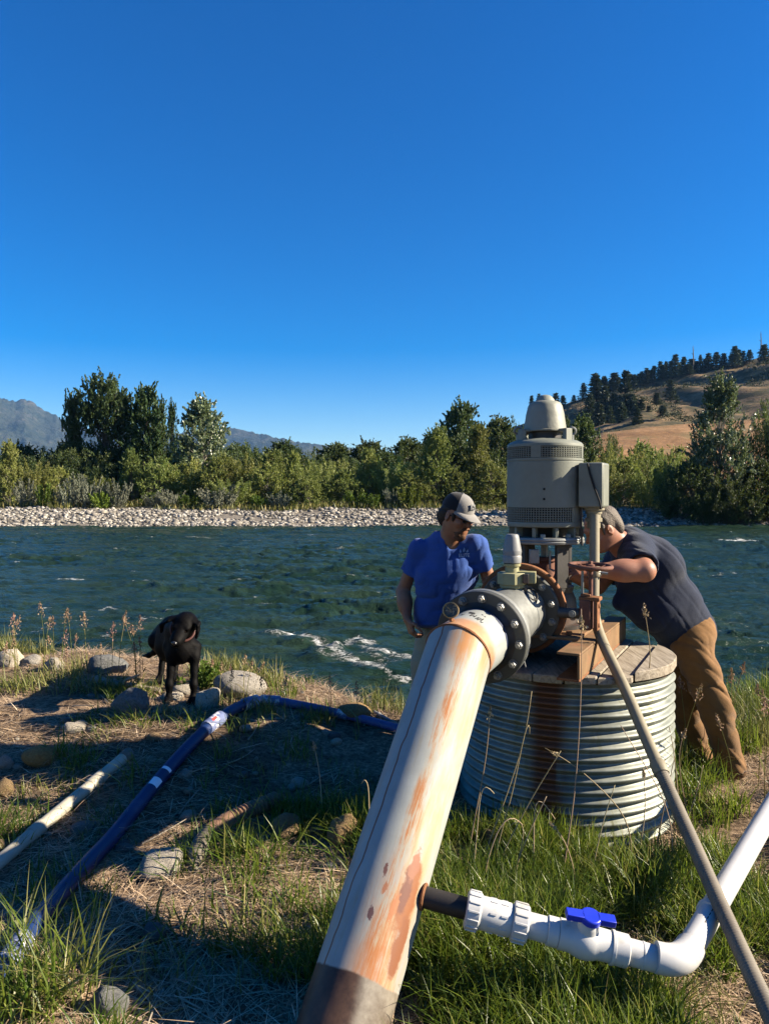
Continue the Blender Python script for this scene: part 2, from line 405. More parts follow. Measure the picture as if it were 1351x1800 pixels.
def stone(name, a, b, s=7):
    t = NT(name); n1 = t.noise(s, 6, .65)
    inf = t.n('ShaderNodeObjectInfo').outputs['Random']
    c = t.ramp(n1, [(.3, a), (.7, b)])
    c = t.mix(t.math('MULTIPLY', t.smooth(t.noise(s * 6, 3, .6), .5, .65), .4), c, scl(a, .55))
    h = t.n('ShaderNodeHueSaturation'); t.set(h.inputs['Color'], c); t.set(h.inputs['Value'], t.math('ADD', t.math('MULTIPLY', inf, .55), .7)); t.set(h.inputs['Saturation'], t.math('ADD', t.math('MULTIPLY', inf, .5), .7))
    t.bump(t.math('ADD', n1, t.math('MULTIPLY', t.noise(s * 5, 6, .7), .7)), .8, .02); return t.fin(h.outputs[0], .85, 0, .2)
M['stone'] = stone('pale_granite', (.26, .225, .17), (.46, .415, .34))
M['stonegrey'] = stone('grey_stone', (.09, .092, .09), (.19, .19, .18))
M['stonetan'] = stone('ochre_stone', (.15, .095, .05), (.27, .195, .105))
M['cobble'] = stone('river_cobble', (.09, .083, .07), (.30, .272, .23), 2)
def leafmat(name, stops, rough=.5, trans=.28, spec=.25, vv=.7):
    t = NT(name); c = t.ramp(t.attr('rnd'), stops); rv = t.n('ShaderNodeObjectInfo').outputs['Random']
    h = t.n('ShaderNodeHueSaturation'); t.set(h.inputs['Color'], c); t.set(h.inputs['Hue'], t.math('ADD', t.math('MULTIPLY', rv, .05), .475)); t.set(h.inputs['Value'], t.math('ADD', t.math('MULTIPLY', t.math('FRACT', t.math('MULTIPLY', rv, 7.3)), vv), 1 - vv / 2)); c = h.outputs[0]
    t.fin(c, rough, 0, spec)
    tr = t.n('ShaderNodeBsdfTranslucent'); t.set(tr.inputs[0], t.mix(.35, c, (.16, .20, .02)))
    mx = t.n('ShaderNodeMixShader'); mx.inputs[0].default_value = trans
    t.t.links.new(t.b.outputs[0], mx.inputs[1]); t.t.links.new(tr.outputs[0], mx.inputs[2]); t.t.links.new(mx.outputs[0], t.out.inputs[0])
    return t.m
M['leaf_yellow'] = leafmat('willow_leaves', [(0, (.10, .13, .03)), (.5, (.19, .22, .055)), (1, (.30, .30, .11))], .5, .4)
M['leaf_dark'] = leafmat('dark_leaves', [(0, (.024, .042, .014)), (.6, (.056, .082, .026)), (1, (.105, .13, .042))])
M['leaf_cotton'] = leafmat('cottonwood_leaves', [(0, (.024, .045, .018)), (.55, (.045, .075, .026)), (1, (.085, .12, .045))], .5, .25, .2)
M['leaf_silver'] = leafmat('pale_poplar_leaves', [(0, (.05, .075, .032)), (.55, (.10, .13, .06)), (1, (.26, .29, .20))], .35, .3, .5)
M['leaf_scrub'] = leafmat('scrub_leaves', [(0, (.025, .032, .016)), (.6, (.05, .055, .028)), (1, (.10, .085, .045))], .8, .1)
M['leaf_sage'] = leafmat('sage_leaves', [(0, (.09, .10, .07)), (.6, (.16, .17, .12)), (1, (.23, .23, .17))], .8, .15)
M['leaf_bright'] = leafmat('bright_leaves', [(0, (.07, .11, .015)), (.6, (.12, .17, .02)), (1, (.17, .21, .04))])
M['needles'] = leafmat('pine_needles', [(0, (.012, .022, .012)), (.6, (.026, .042, .020)), (1, (.045, .062, .03))], .6, .08)
M['bark'] = basic('grey_brown_bark', (.10, .08, .06), .9, var=.3, scale=6, bump=.5, bscale=20)
M['palebark'] = basic('pale_bark', (.17, .155, .125), .9, var=.25, scale=6, bump=.4, bscale=20)
M['grass'] = leafmat('green_grass_blades', [(0, (.030, .062, .009)), (.45, (.07, .13, .014)), (.75, (.15, .20, .028)), (1, (.34, .29, .10))], .38, .5, .35, vv=0)
M['grassyellow'] = leafmat('yellowing_grass_blades', [(0, (.075, .085, .02)), (.5, (.15, .145, .04)), (1, (.30, .23, .10))], .5, .3, .3, vv=0)
M['straw'] = leafmat('dry_straw', [(0, (.16, .10, .062)), (.5, (.44, .315, .20)), (1, (.68, .55, .39))], .6, .15, .25, vv=0)
M['drystem'] = leafmat('dry_stems', [(0, (.20, .14, .08)), (.5, (.33, .25, .15)), (1, (.46, .37, .24))], .6, .15, .25, vv=0)
M['seed'] = leafmat('pinkish_seed_heads', [(0, (.16, .08, .06)), (.5, (.27, .16, .11)), (1, (.38, .27, .18))], .8, .2, vv=0)
# ------------------------------------------------------------------ terrain
WATER = -0.45
CX, CYC = 0.975, 4.0           # culvert centre
def crest(x):
    return np.interp(x, [-30, -8, -4.2, -3, -2, -1.2, -.6, 0, .6, 1.4, 2.2, 3.0, 4.5, 10, 30], [9, 7.5, 6.75, 6.5, 6.2, 5.95, 5.55, 5.1, 5.0, 5.25, 5.5, 5.8, 6.3, 8, 10])
def gz(x, y):
    x = np.asarray(x, float); y = np.asarray(y, float)
    c = crest(x) + .16 * vnoise(x * 1.1, 3.3, 0, 5) + .07 * vnoise(x * 3.7, 1.3, 0, 6)
    wl = np.interp(x, [-2.2, -.6, .3, 1.0, 6], [1, .8, .4, .12, .05])
    z = .29 * wl * sstep(y, 3.0, 4.9)
    z = z + .035 * vnoise(x * .9, y * .9, 0, 2) + .02 * vnoise(x * 2.7, y * 2.7, 0, 3) + .012 * vnoise(x * 7, y * 7, 0, 4)
    z = z - (z + 1.25) * sstep(y, c - .1, c + 2.0)
    # far bank
    far = np.interp(y, [44, 50, 52.5, 55, 61, 70, 90, 130, 400, 1500, 9000], [-1.25, -.8, -.45, -.1, .72, .95, 1.1, 1.2, 3, 8, 20])
    k = sstep(y, 30, 44)
    far = far + .18 * vnoise(x * .25, y * .4, 0, 8) * sstep(y, 51, 56)
    return z * (1 - k) + far * k
def ground(px, py, up=0.0, y0=1.3, y1=9.0):
    """first point of the near bank seen at a photo pixel, lifted by up"""
    ys = np.linspace(y0, y1, 1600)
    pts = np.stack([P(px, py, y) for y in (ys[0], ys[-1])])
    t = (ys - ys[0]) / (ys[-1] - ys[0]); L = pts[0] + (pts[1] - pts[0]) * t[:, None]
    g = gz(L[:, 0], L[:, 1]) + up
    i = np.argmax(L[:, 2] <= g)
    if L[i, 2] > g[i]: i = len(ys) - 1
    return np.array((L[i, 0], L[i, 1], g[i]))
def axis_(segs):
    out = [np.array([segs[0][0]])]
    for a, b, st in segs: out.append(np.linspace(a, b, max(2, int(round((b - a) / st)) + 1))[1:])
    return np.concatenate(out)
gx = axis_([(-6000, -400, 700), (-400, -60, 17), (-60, -10, 2.2), (-10, -4.5, .22), (-4.5, 4.5, .045), (4.5, 10, .22), (10, 60, 2.2), (60, 400, 17), (400, 6000, 700)])
gy = axis_([(-60, -6, 4), (-6, 1.2, .4), (1.2, 7.6, .045), (7.6, 12, .25), (12, 48, 2.5), (48, 75, .8), (75, 140, 5), (140, 900, 40), (900, 7000, 800)])
GX, GY = np.meshgrid(gx, gy, indexing='xy')
GZ = gz(GX, GY)
def groundmat():
    t = NT('bank_soil'); pos = t.n('ShaderNodeNewGeometry').outputs['Position']; y = t.sep(pos)[1]
    n1 = t.noise(3.0, 6, .65, pos); n2 = t.noise(38, 5, .7, pos); n3 = t.noise(1.1, 4, .55, pos)
    soil = t.ramp(n2, [(.35, (.035, .023, .015)), (.55, (.11, .077, .051)), (.75, (.26, .19, .125))])
    straw = t.ramp(n2, [(.35, (.08, .053, .034)), (.55, (.25, .175, .112)), (.75, (.45, .335, .225))])
    near = t.mix(t.smooth(t.math('ADD', t.math('MULTIPLY', n1, .6), t.math('MULTIPLY', n3, .4)), .42, .58), soil, straw)
    g1 = t.noise(.35, 5, .6, pos); g2 = t.noise(6, 4, .7, pos)
    gravel = t.ramp(g2, [(.3, (.07, .063, .053)), (.7, (.25, .222, .182))])
    veg = t.ramp(g1, [(.35, (.05, .06, .02)), (.65, (.17, .14, .06))])
    yy = t.math('ADD', y, t.math('MULTIPLY', t.math('SUBTRACT', g1, .5), 9))
    far = t.mix(t.smooth(yy, 59.5, 63), gravel, veg)
    c = t.mix(t.smooth(y, 20, 30), near, far)
    t.bump(t.math('ADD', n2, t.math('MULTIPLY', n1, .6)), .7, .02)
    return t.fin(c, .95, 0, .1)
g = gridmesh('ground', np.stack([GX, GY, GZ], -1), groundmat(), kind='structure')

# ------------------------------------------------------------------ river
FOAM = [  # broken white water: polylines in photo pixels on the water, width in metres
    ([(470, 1114), (500, 1117), (530, 1122), (560, 1133), (590, 1145)], .25, .95), ([(595, 1150), (630, 1163), (665, 1176), (715, 1194)], .22, .90),
    ([(600, 1140), (628, 1122), (650, 1135)], .24, .95), ([(640, 1140), (690, 1150), (735, 1160)], .22, .9), ([(545, 1147), (575, 1155)], .10, .8),
    ([(560, 1128), (600, 1150), (650, 1152), (700, 1168)], .30, .7), ([(1255, 953), (1300, 950), (1330, 954)], .45, 1.0), ([(1180, 962), (1230, 960)], .25, .75),
    ([(92, 1021), (125, 1019), (160, 1022)], .14, .95), ([(178, 1071), (192, 1068), (205, 1073)], .10, 1.0), ([(220, 1084), (258, 1090)], .08, .8), ([(420, 1052), (450, 1048)], .10, .75), ([(450, 1018), (490, 1016)], .14, .8),
    ([(1275, 1040), (1310, 1046)], .10, .75), ([(330, 945), (370, 947)], .25, .8), ([(430, 952), (470, 950)], .3, .8), ([(590, 965), (640, 962)], .25, .75), ([(1280, 1100), (1320, 1105)], .07, .75),
    ([(640, 1012), (662, 1010)], .12, .8), ([(1240, 1010), (1290, 1006)], .15, .8)]
def wpt(px, py):
    d = P(px, py, 1.0); k = (WATER - EYE) / (d[2] - EYE); return np.array((d[0] * k, k))
cols = axis_([(-6000, -900, 150), (-900, -100, 12), (-100, 1450, 3), (1450, 2300, 12), (2300, 7000, 150)])
rows = [3.9]
while rows[-1] < 54: rows.append(rows[-1] * 1.0058)
WY, WPX = np.meshgrid(np.array(rows), cols, indexing='ij')
WX = (WPX - 675.5) / F * WY
warp = .5 * fbm(WX * .5, WY * .7, 0, 2, 40)
big = fbm(WX * .42 + warp, WY * 1.25 + .6 * warp, 0, 3, 41, .5)
mid = fbm(WX * 1.15 + warp * 2, WY * 3.6 + warp, 0, 3, 51, .55)
chop = fbm(WX * 3.0 + mid, WY * 9.0 + big * 2, 0, 3, 61, .6)
ridge = 1 - np.abs(mid)
chan = .55 + .65 * sstep(fbm(WX * .12, WY * .2, 0, 2, 71), -.5, .5)
H = (.070 * big + .060 * mid + .032 * chop + .03 * ridge ** 3) * chan
fo = np.zeros_like(H)
for pl, w, s in FOAM:
    q = np.array([wpt(*p) for p in pl]); dmin = np.full(H.shape, 9e9)
    for a, b in zip(q[:-1], q[1:]):
        ab = b - a; L = ab @ ab
        tt = np.clip(((WX - a[0]) * ab[0] + (WY - a[1]) * ab[1]) / L, 0, 1)
        dmin = np.minimum(dmin, np.hypot(WX - a[0] - tt * ab[0], (WY - a[1] - tt * ab[1])))
    wob = w * (1 + .7 * fbm(WX * 2.5, WY * 2.5, 0, 2, 81))
    fo = np.maximum(fo, s * np.exp(-(dmin / np.maximum(wob, .03)) ** 2)); H += .055 * w / .2 * s * np.exp(-(dmin / (w * 1.6)) ** 2) * (.5 + .5 * fbm(WX * 3, WY * 3, 0, 2, 83)) * .8
sr = np.random.default_rng(99)
for _ in range(420):                                              # scattered small whitecaps, plus sun glints painted as white specks
    py_ = 930 + 190 * sr.random() ** 1.6; px_ = sr.uniform(-60, 1420); q = wpt(px_, py_); w = sr.uniform(.012, .045) * (1 + q[1] / 16); L = .04 + .36 * sr.random() ** 2.2 * (1 + q[1] / 22); dx = WX - q[0]; dy = WY - q[1] - .25 * dx * sr.normal(0, .5)
    fo = np.maximum(fo, sr.uniform(.6, 1.0) * np.exp(-(dx / L) ** 2 - (dy / w) ** 2))
crestn = mid * .55 + chop * .45 + .25 * big
fo = np.maximum(fo, .80 * sstep(crestn, .62, 1.0) * sstep(fbm(WX * .35, WY * .5, 0, 2, 91), -.15, .5))
def watermat():
    t = NT('river_water'); pos = t.n('ShaderNodeNewGeometry').outputs['Position']
    v = t.mapping(pos, (1, 2.6, 1)); y = t.sep(pos)[1]
    n1 = t.noise(2.6, 5, .6, v, .5); n2 = t.noise(9, 4, .6, v, .4); n3 = t.noise(34, 4, .7, pos)
    body = t.ramp(t.noise(.5, 3, .5, v), [(.35, (.008, .021, .014)), (.65, (.017, .033, .021))])
    f = t.attr('foam_glint'); br = t.noise(11, 7, .8, t.mapping(pos, (1, 1.6, 1)), .8)  # mask holds real foam and the painted glints
    m = t.smooth(t.math('ADD', t.math('MULTIPLY', f, .42), t.math('MULTIPLY', br, 1.0)), .80, 1.02)
    c = t.mix(m, body, (.78, .80, .80))
    hgt = t.math('ADD', t.math('ADD', t.math('MULTIPLY', n1, .042), t.math('ADD', t.math('MULTIPLY', n2, .028), t.math('MULTIPLY', n3, .007))), t.math('MULTIPLY', m, .02))
    t.bump(hgt, 1.0, 1.0)
    return t.fin(c, t.math('ADD', t.math('MULTIPLY', m, .6), .16), 0, .14, IOR=1.33)
gridmesh('river', np.stack([WX, WY, WATER + H], -1)[:, ::-1], watermat(), {'foam_glint': fo[:, ::-1]}, kind='structure')

# ------------------------------------------------------------------ hillside, field and mountains
HR = ([-200, 300, 600, 700, 850, 920, 960, 1000, 1060, 1130, 1200, 1280, 1351, 1500, 1750, 2300], [868, 855, 825, 800, 775, 745, 727, 708, 693, 670, 656, 641, 625, 603, 585, 570])
def hillz(px, Y):
    rz = np.interp(px, *HR); s = sstep(px, 760, 1060)
    z200 = np.interp(px, [700, 900, 1060, 1150, 1351, 1700], [860, 810, 760, 750, 735, 715])
    def up(py, d): return EYE + (873 - py) / F * d
    t0 = up(842 + 0 * px, 118) * s + (1 - s) * 1.2
    k1 = up(805 - 12 * sstep(px, 1150, 1351), 150) * s + (1 - s) * 2; k2 = up(z200, 205) * s + (1 - s) * 3
    k3 = up(z200 + 7, 238); k3 = k3 * s + (1 - s) * 4; kr = up(rz, 420); k4 = k3 + (kr - k3) * .55; k5 = kr
    z = np.select([Y < 118, Y < 150, Y < 205, Y < 238, Y < 320, Y < 420, Y >= 420],
                  [-2.5 + (t0 + 2.5) * np.clip((Y - 112) / 6, 0, 1), t0 + (k1 - t0) * (Y - 118) / 32, k1 + (k2 - k1) * (Y - 150) / 55, k2 + (k3 - k2) * (Y - 205) / 33,
                   k3 + (k4 - k3) * (Y - 238) / 82, k4 + (k5 - k4) * sstep(Y, 300, 420) * 0 + (k5 - k4) * (Y - 320) / 100, k5 - (Y - 420) * .18])
    x = (px - 675.5) / F * Y
    gul = np.abs(fbm(x * .022 + .004 * Y, Y * .006, 0, 3, 23)) * 9 * sstep(Y, 225, 290) * (1 - sstep(Y, 385, 420)) * s
    bench = 2.2 * np.sin(z * .35 + 2 * vnoise(x * .02, Y * .02, 0, 25)) * sstep(Y, 250, 300) * (1 - sstep(Y, 385, 415)) * s
    return z - gul + bench + .35 * vnoise(x * .12, Y * .12, 0, 26) * sstep(Y, 130, 160)
hpx = axis_([(500, 900, 20), (900, 1420, 4), (1420, 2500, 25)]); hy = axis_([(112, 150, 4), (150, 240, 3), (240, 440, 4), (440, 800, 40)])
HPX, HY = np.meshgrid(hpx, hy, indexing='xy'); HZ = hillz(HPX, HY); HX = (HPX - 675.5) / F * HY
def hillmat(name, stops, patch, amt):
    t = NT(name); pos = t.n('ShaderNodeNewGeometry').outputs['Position']
    n1 = t.noise(.06, 6, .62, pos); n2 = t.noise(.7, 5, .7, pos)
    c = t.ramp(t.math('ADD', t.math('MULTIPLY', n1, .55), t.math('MULTIPLY', n2, .45)), stops)
    c = t.mix(t.math('MULTIPLY', t.smooth(t.noise(.09, 6, .7, t.mapping(pos, (1, 1, 2.2))), *amt), .85), c, patch)
    t.bump(n2, .5, .6); return t.fin(c, .95, 0, .1)
i205 = int(np.argmin(np.abs(hy - 207)))
HG = np.stack([HX, HY, HZ], -1)
gridmesh('field', HG[:i205 + 1], hillmat('dry_gold_grass', [(.35, (.11, .062, .03)), (.52, (.23, .13, .06)), (.66, (.35, .22, .115))], (.16, .12, .055), (.52, .66)), kind='structure')
gridmesh('hill', HG[i205:], hillmat('dry_hill_grass', [(.35, (.10, .068, .038)), (.52, (.19, .13, .07)), (.66, (.28, .20, .115))], (.04, .042, .022), (.42, .56)), kind='structure')
mpx = axis_([(-900, -40, 20), (-40, 560, 2.5), (560, 1500, 20)])
RD = np.interp(mpx, [-900, -300, -40, 0, 14, 28, 45, 62, 80, 100, 118, 140, 200, 300, 392, 412, 432, 470, 520, 640, 900, 1500], [640, 675, 694, 699, 703, 706, 701, 709, 722, 730, 742, 752, 760, 764, 752, 754, 758, 766, 776, 790, 815, 830])
RJ = 1.8 * fbm(mpx * .16, 0, 0, 4, 31, .6)
md = np.linspace(0, 1, 40); MP, MT = np.meshgrid(mpx, md, indexing='xy')
MY = 2900 + 1500 * MT + 250 * np.sin(MP * .02)
top = EYE + (873 - np.broadcast_to(RD, MP.shape)) / F * (4400 + 250 * np.sin(MP * .02))
MX = (MP - 675.5) / F * MY
MZ = 12 + (top - 12) * MT ** 1.15 - RJ[None] / F * 4400 * MT ** 9
MZ = MZ + (50 * np.abs(fbm(MX * .0022 + MY * .0018, MY * .0022 - MX * .0015, 0, 5, 33, .6)) - 18) * np.sin(MT * np.pi) * (top / 600)
back = np.stack([MX[-1] * 1.3, MY[-1] + 1400, np.full(MX[-1].shape, 10.)], -1)
MG = np.concatenate([np.stack([MX, MY, MZ], -1), back[None]])
t = NT('forested_mountain'); pos = t.n('ShaderNodeNewGeometry').outputs['Position']
n1 = t.noise(.006, 7, .68, pos); n2 = t.noise(.03, 5, .7, pos)
c = t.ramp(t.math('ADD', t.math('MULTIPLY', n1, .6), t.math('MULTIPLY', n2, .4)), [(.38, (.018, .026, .020)), (.55, (.045, .052, .038)), (.66, (.11, .10, .085))])
t.bump(n2, 1.0, 30); gridmesh('mountains', MG, t.fin(c, .95, 0, .05), kind='structure')

# ------------------------------------------------------------------ air
hb = MB().box((0, 3200, 302), (13000, 6600, 614)).build('haze', None or M['black'], ang=0)
hb.data.materials.clear()
hm = bpy.data.materials.new('haze'); hm.use_nodes = True; ht = hm.node_tree; ht.nodes.clear()
ho = ht.nodes.new('ShaderNodeOutputMaterial'); hv = ht.nodes.new('ShaderNodeVolumePrincipled')
hv.inputs['Color'].default_value = (.22, .5, 1, 1); hv.inputs['Density'].default_value = 5e-5; hv.inputs['Anisotropy'].default_value = .1
ht.links.new(hv.outputs[0], ho.inputs['Volume']); hb.data.materials.append(hm); hb['kind'] = 'stuff'
NUM = 'first second third fourth fifth sixth seventh eighth ninth tenth eleventh twelfth thirteenth fourteenth fifteenth sixteenth seventeenth eighteenth nineteenth twentieth'.split()
NUM += ['twenty-' + q for q in NUM[:9]] + ['thirtieth'] + ['thirty-' + q for q in NUM[:9]] + ['fortieth'] + ['forty-' + q for q in NUM[:9]]
def ordinals(group, fmt, key=None):
    L = [o for o in col.objects if o.get('group') == group and o.parent is None]; L.sort(key=key or (lambda o: o.location.x / o.location.y))
    for i, o in enumerate(L): o['label'] = fmt % NUM[i]
# ------------------------------------------------------------------ plants on the far bank and the hill
def leaves(C, D, L, W, rg, rnd=None, droop=0.0):
    """diamond leaves: centres C (n,3), directions D, lengths L, widths W"""
    n = len(C); D = D / (np.linalg.norm(D, axis=1)[:, None] + 1e-9)
    q = rg.normal(size=(n, 3)); B = np.cross(D, q); B /= np.linalg.norm(B, axis=1)[:, None] + 1e-9
    L = np.broadcast_to(L, n)[:, None]; W = np.broadcast_to(W, n)[:, None]
    V = np.stack([C - D * L * .5, C + B * W * .5, C + D * L * .5, C - B * W * .5], 1).reshape(-1, 3)
    r = rg.random(n) if rnd is None else rnd
    return V, np.repeat(r, 4)
def quadobj(name, V, r, mat, parent):
    n = len(V) // 4
    return arrays(name, V, np.arange(n * 4), np.arange(n) * 4, mat, parent, {'rnd': r}, ang=0)
def stems_shrub(seed, h, w, nst, nleaf, leaf, lean=.35, base=.12, tip=.16, up=.6):
    """upright stems, each dressed with twigs and leaves: a spiky uneven outline"""
    rg = np.random.default_rng(seed); Cs, Ds, Rs, stems = [], [], [], MB()
    for i in range(nst):
        a = rg.random() * 2 * np.pi; r0 = w * .5 * math.sqrt(rg.random()) * .55; out = w * .5 * rg.uniform(.3, 1) * lean * 1.6
        hh = h * rg.uniform(.62, 1) * (1 - .35 * (r0 + out) / (w * .5) * .6); b = np.array((math.cos(a), math.sin(a), 0))
        n = int(nleaf / nst * hh / h * 1.2); t = rg.random(n) ** .75 * (1 - base) + base
        cen = b * r0 + b[None] * (out * t[:, None] ** 1.4) + np.stack([0 * t, 0 * t, t * hh], 1)
        rad = (w * tip) * (1.12 - t) ** .7 * rg.uniform(.5, 1.1)
        o = rg.normal(size=(n, 3)) * .55; o[:, 2] = o[:, 2] * .8 + .1
        Cs.append(cen + o * rad[:, None]); dd = o * .7 + np.array((0, 0, up)) + rg.normal(size=(n, 3)) * .35; Ds.append(dd)
        Rs.append(np.clip(rg.normal(.5, .22, n) + rg.normal(0, .12), 0, 1))
        if i % 2 == 0:
            s = np.linspace(0, .8, 5); stems.tube(b * r0 + b * (out * s[:, None] ** 1.4) + np.stack([0 * s, 0 * s, s * hh - .1], 1), np.linspace(.03, .008, 5) * h / 4, 5)
    C = np.concatenate(Cs); V, r = leaves(C, np.concatenate(Ds), leaf * rg.uniform(.7, 1.3, len(C)), leaf * .5, rg, np.concatenate(Rs))
    return V, r, stems
def tree_mesh(seed, h, prof, trunkh, nlimb, nleaf, leaf, tr=.25, up=.7, clump=.09, squash=1.0, cx=None):
    """prof(t)->radius at height fraction t; limbs from the trunk end in clumps of upright twigs"""
    rg = np.random.default_rng(seed); tk = MB(); Cs, Ds, Rs = [], [], []
    s = np.linspace(0, 1, 9); lean = rg.normal(0, .02, 2) * h
    axis = np.stack([lean[0] * s + .012 * h * np.sin(s * 5 + seed), lean[1] * s + .012 * h * np.cos(s * 4 + seed), s * h * .93 - .2], 1)
    tk.tube(axis, tr * (1 - s * .88), 8)
    for i in range(nlimb):
        t1 = trunkh + (1 - trunkh) * rg.random() ** .9; t0 = max(trunkh * .6, t1 - rg.uniform(.08, .22)); a = rg.random() * 2 * np.pi
        rad = prof(t1) * math.sqrt(rg.uniform(.12, 1)); p0 = np.array([np.interp(t0, s, axis[:, q]) for q in range(3)])
        p1 = np.array((np.interp(t1, s, axis[:, 0]) + math.cos(a) * rad, np.interp(t1, s, axis[:, 1]) + math.sin(a) * rad * squash, t1 * h))
        m = (p0 + p1) / 2 + np.array((0, 0, -.1 * rad)); q = np.linspace(0, 1, 5)[:, None]
        tk.tube((1 - q) ** 2 * p0 + 2 * q * (1 - q) * m + q ** 2 * p1, np.linspace(tr * .28, tr * .05, 5), 5)
        shade = rg.normal(0, .13)
        nt = 7; nl = max(4, int(nleaf / nlimb / nt))
        for k in range(nt):                                    # twigs reaching up and out
            d = np.array((math.cos(a), math.sin(a) * squash, 0)) * rg.uniform(-.2, .7) + rg.normal(size=3) * .42 + np.array((0, 0, up)); d /= np.linalg.norm(d)
            b0 = p1 + rg.normal(size=3) * clump * h * .38; ln = clump * h * rg.uniform(.5, 1.25)
            tt = rg.random(nl); c = b0 + d * (tt[:, None] * ln) + rg.normal(size=(nl, 3)) * clump * h * .10 * (1.15 - tt[:, None])
            Cs.append(c); Ds.append(d + rg.normal(size=(nl, 3)) * .6); Rs.append(np.clip(rg.normal(.5 + shade, .2, nl), 0, 1))
    C = np.concatenate(Cs); V, r = leaves(C, np.concatenate(Ds), leaf * rg.uniform(.7, 1.3, len(C)), leaf * .55, rg, np.concatenate(Rs))
    return V, r, tk
def pine_mesh(seed, h, rad, nwh=17, bare=.12):
    rg = np.random.default_rng(seed); tk = MB(); Cs, Ds, Rs = [], [], []
    tk.tube(np.array([(0, 0, -.4), (0, 0, h * .5), (0, 0, h)]), [h * .017, h * .011, h * .002], 6)
    for i in range(nwh):
        t = bare + (1 - bare) * (i + rg.random() * .7) / nwh
        for a in np.linspace(0, 2 * np.pi, 7, endpoint=False) + rg.random() * 6:
            ln = rad * (1 - t) ** .75 * rg.uniform(.55, 1.15) + .12 * rad
            q = rg.random(13) ** .8; d = np.array((math.cos(a), math.sin(a), .12 - .3 * (1 - t)))
            c = np.array((0, 0, t * h)) + d * (q[:, None] * ln) + rg.normal(size=(13, 3)) * h * .014
            Cs.append(c); Ds.append(d + rg.normal(size=(13, 3)) * .5 + np.array((0, 0, .25))); Rs.append(rg.random(13))
    C = np.concatenate(Cs); V, r = leaves(C, np.concatenate(Ds), h * .075 * rg.uniform(.7, 1.3, len(C)), h * .03, rg, np.concatenate(Rs))
    return V, r, tk
protos = {}
def proto(key, data, mat, bark, name, parts=('crown', 'trunk')):
    V, r, tk = data; e = thing(name, (0, 0, 0), '', name.replace('_', ' '))
    quadobj(parts[0], V, r, mat, e); tk.build(parts[1], bark, e)
    protos[key] = [e, V[:, 2].max(), max(V[:, 0].max() - V[:, 0].min(), .1), False]
def plant(key, px, Y, toppy, wpx, label, cat, group=None, z=None, name=None, rot=None, baseup=0.0):
    e, h, w, used = protos[key]
    o = e if not used else dup(e); protos[key][3] = True
    base = P(px, 873, Y); base[2] = float(gz(base[0], Y)) if z is None else z
    base[2] -= baseup
    H = P(px, toppy, Y)[2] - base[2]; sw = wpx / F * Y / w
    o.location = base; o.scale = (sw, sw, H / h); o.rotation_euler = (0, 0, random.uniform(0, 6.28) if rot is None else rot)
    if name: o.name = name
    o['label'] = label; o['category'] = cat
    if group: o['group'] = group
    elif 'group' in o: del o['group']
    return o
lerp = lambda *p: (lambda t: float(np.interp(t, *p)))
for i in (0, 2): proto(f'will{i}', stems_shrub(100 + i, 4.0, 4.6, 44, 17000, .16, .62, .03, .17, .45), M['leaf_yellow'], M['palebark'], 'willow_shrub', ('foliage', 'stems'))
for i in (1, 3): proto(f'dark{i}', stems_shrub(120 + i, 6, 7, 54, 22000, .20, .62, .03, .17, .35), M['leaf_dark'], M['bark'], 'dark_shrub', ('foliage', 'stems'))
dome = lerp([0, .08, .3, .6, .85, 1], [1.2, 1.9, 2.4, 2.2, 1.3, .3])
for i in (1, 3): proto(f'will{i}', tree_mesh(180 + i, 4, dome, .04, 100, 17000, .15, .05, .35, .12), M['leaf_yellow'], M['palebark'], 'willow_shrub', ('foliage', 'stems'))
for i in (0, 2): proto(f'dark{i}', tree_mesh(190 + i, 6, lambda t_: dome(t_) * 1.45, .04, 120, 21000, .20, .08, .35, .11), M['leaf_dark'], M['bark'], 'dark_shrub', ('foliage', 'stems'))
for i in range(2): proto(f'sage{i}', stems_shrub(140 + i, 1.6, 2.2, 30, 3000, .12, .5, .05, .10, .9), M['leaf_sage'], M['palebark'], 'sagebrush', ('foliage', 'stems'))
for i in range(2): proto(f'young{i}', tree_mesh(160 + i, 6, lerp([0, .12, .3, 1], [1.5, 2.0, 1.9, .15]), .06, 90, 24000, .16, .07, .75, .11), M['leaf_yellow'], M['palebark'], 'young_cottonwood')
proto('bright', stems_shrub(150, 1.6, 1.8, 20, 3000, .13, .4, .03, .16, .5), M['leaf_bright'], M['palebark'], 'bright_shrub', ('foliage', 'stems'))
proto('cot0', tree_mesh(200, 15, lerp([0, .1, .22, .42, .6, .78, .92, 1], [.8, 2.0, 2.6, 4.0, 4.6, 4.3, 2.9, 1.0]), .14, 105, 36000, .38, .34, .95, .115), M['leaf_cotton'], M['bark'], 'cottonwood_tree')
proto('cot1', tree_mesh(201, 11, lerp([0, .1, .4, .75, 1], [.8, 1.7, 2.1, 1.5, .3]), .08, 70, 18000, .34, .22, 1.0, .11), M['leaf_cotton'], M['bark'], 'cottonwood_tree')
proto('cot2', tree_mesh(202, 12, lerp([0, .15, .35, .6, .85, 1], [1.6, 2.6, 3.4, 3.2, 1.9, .4]), .10, 80, 20000, .36, .24, .8, .11), M['leaf_silver'], M['palebark'], 'poplar_tree')
proto('cot3', tree_mesh(203, 11, lerp([0, .12, .4, .7, 1], [.6, 1.3, 1.5, 1.1, .2]), .06, 60, 14000, .32, .2, 1.0, .11), M['leaf_cotton'], M['bark'], 'cottonwood_tree')
proto('round', tree_mesh(204, 10, lerp([0, .2, .45, .72, .9, 1], [1.4, 2.8, 3.6, 3.7, 2.5, .8]), .15, 130, 36000, .30, .28, .25, .10), M['leaf_dark'], M['bark'], 'round_tree')
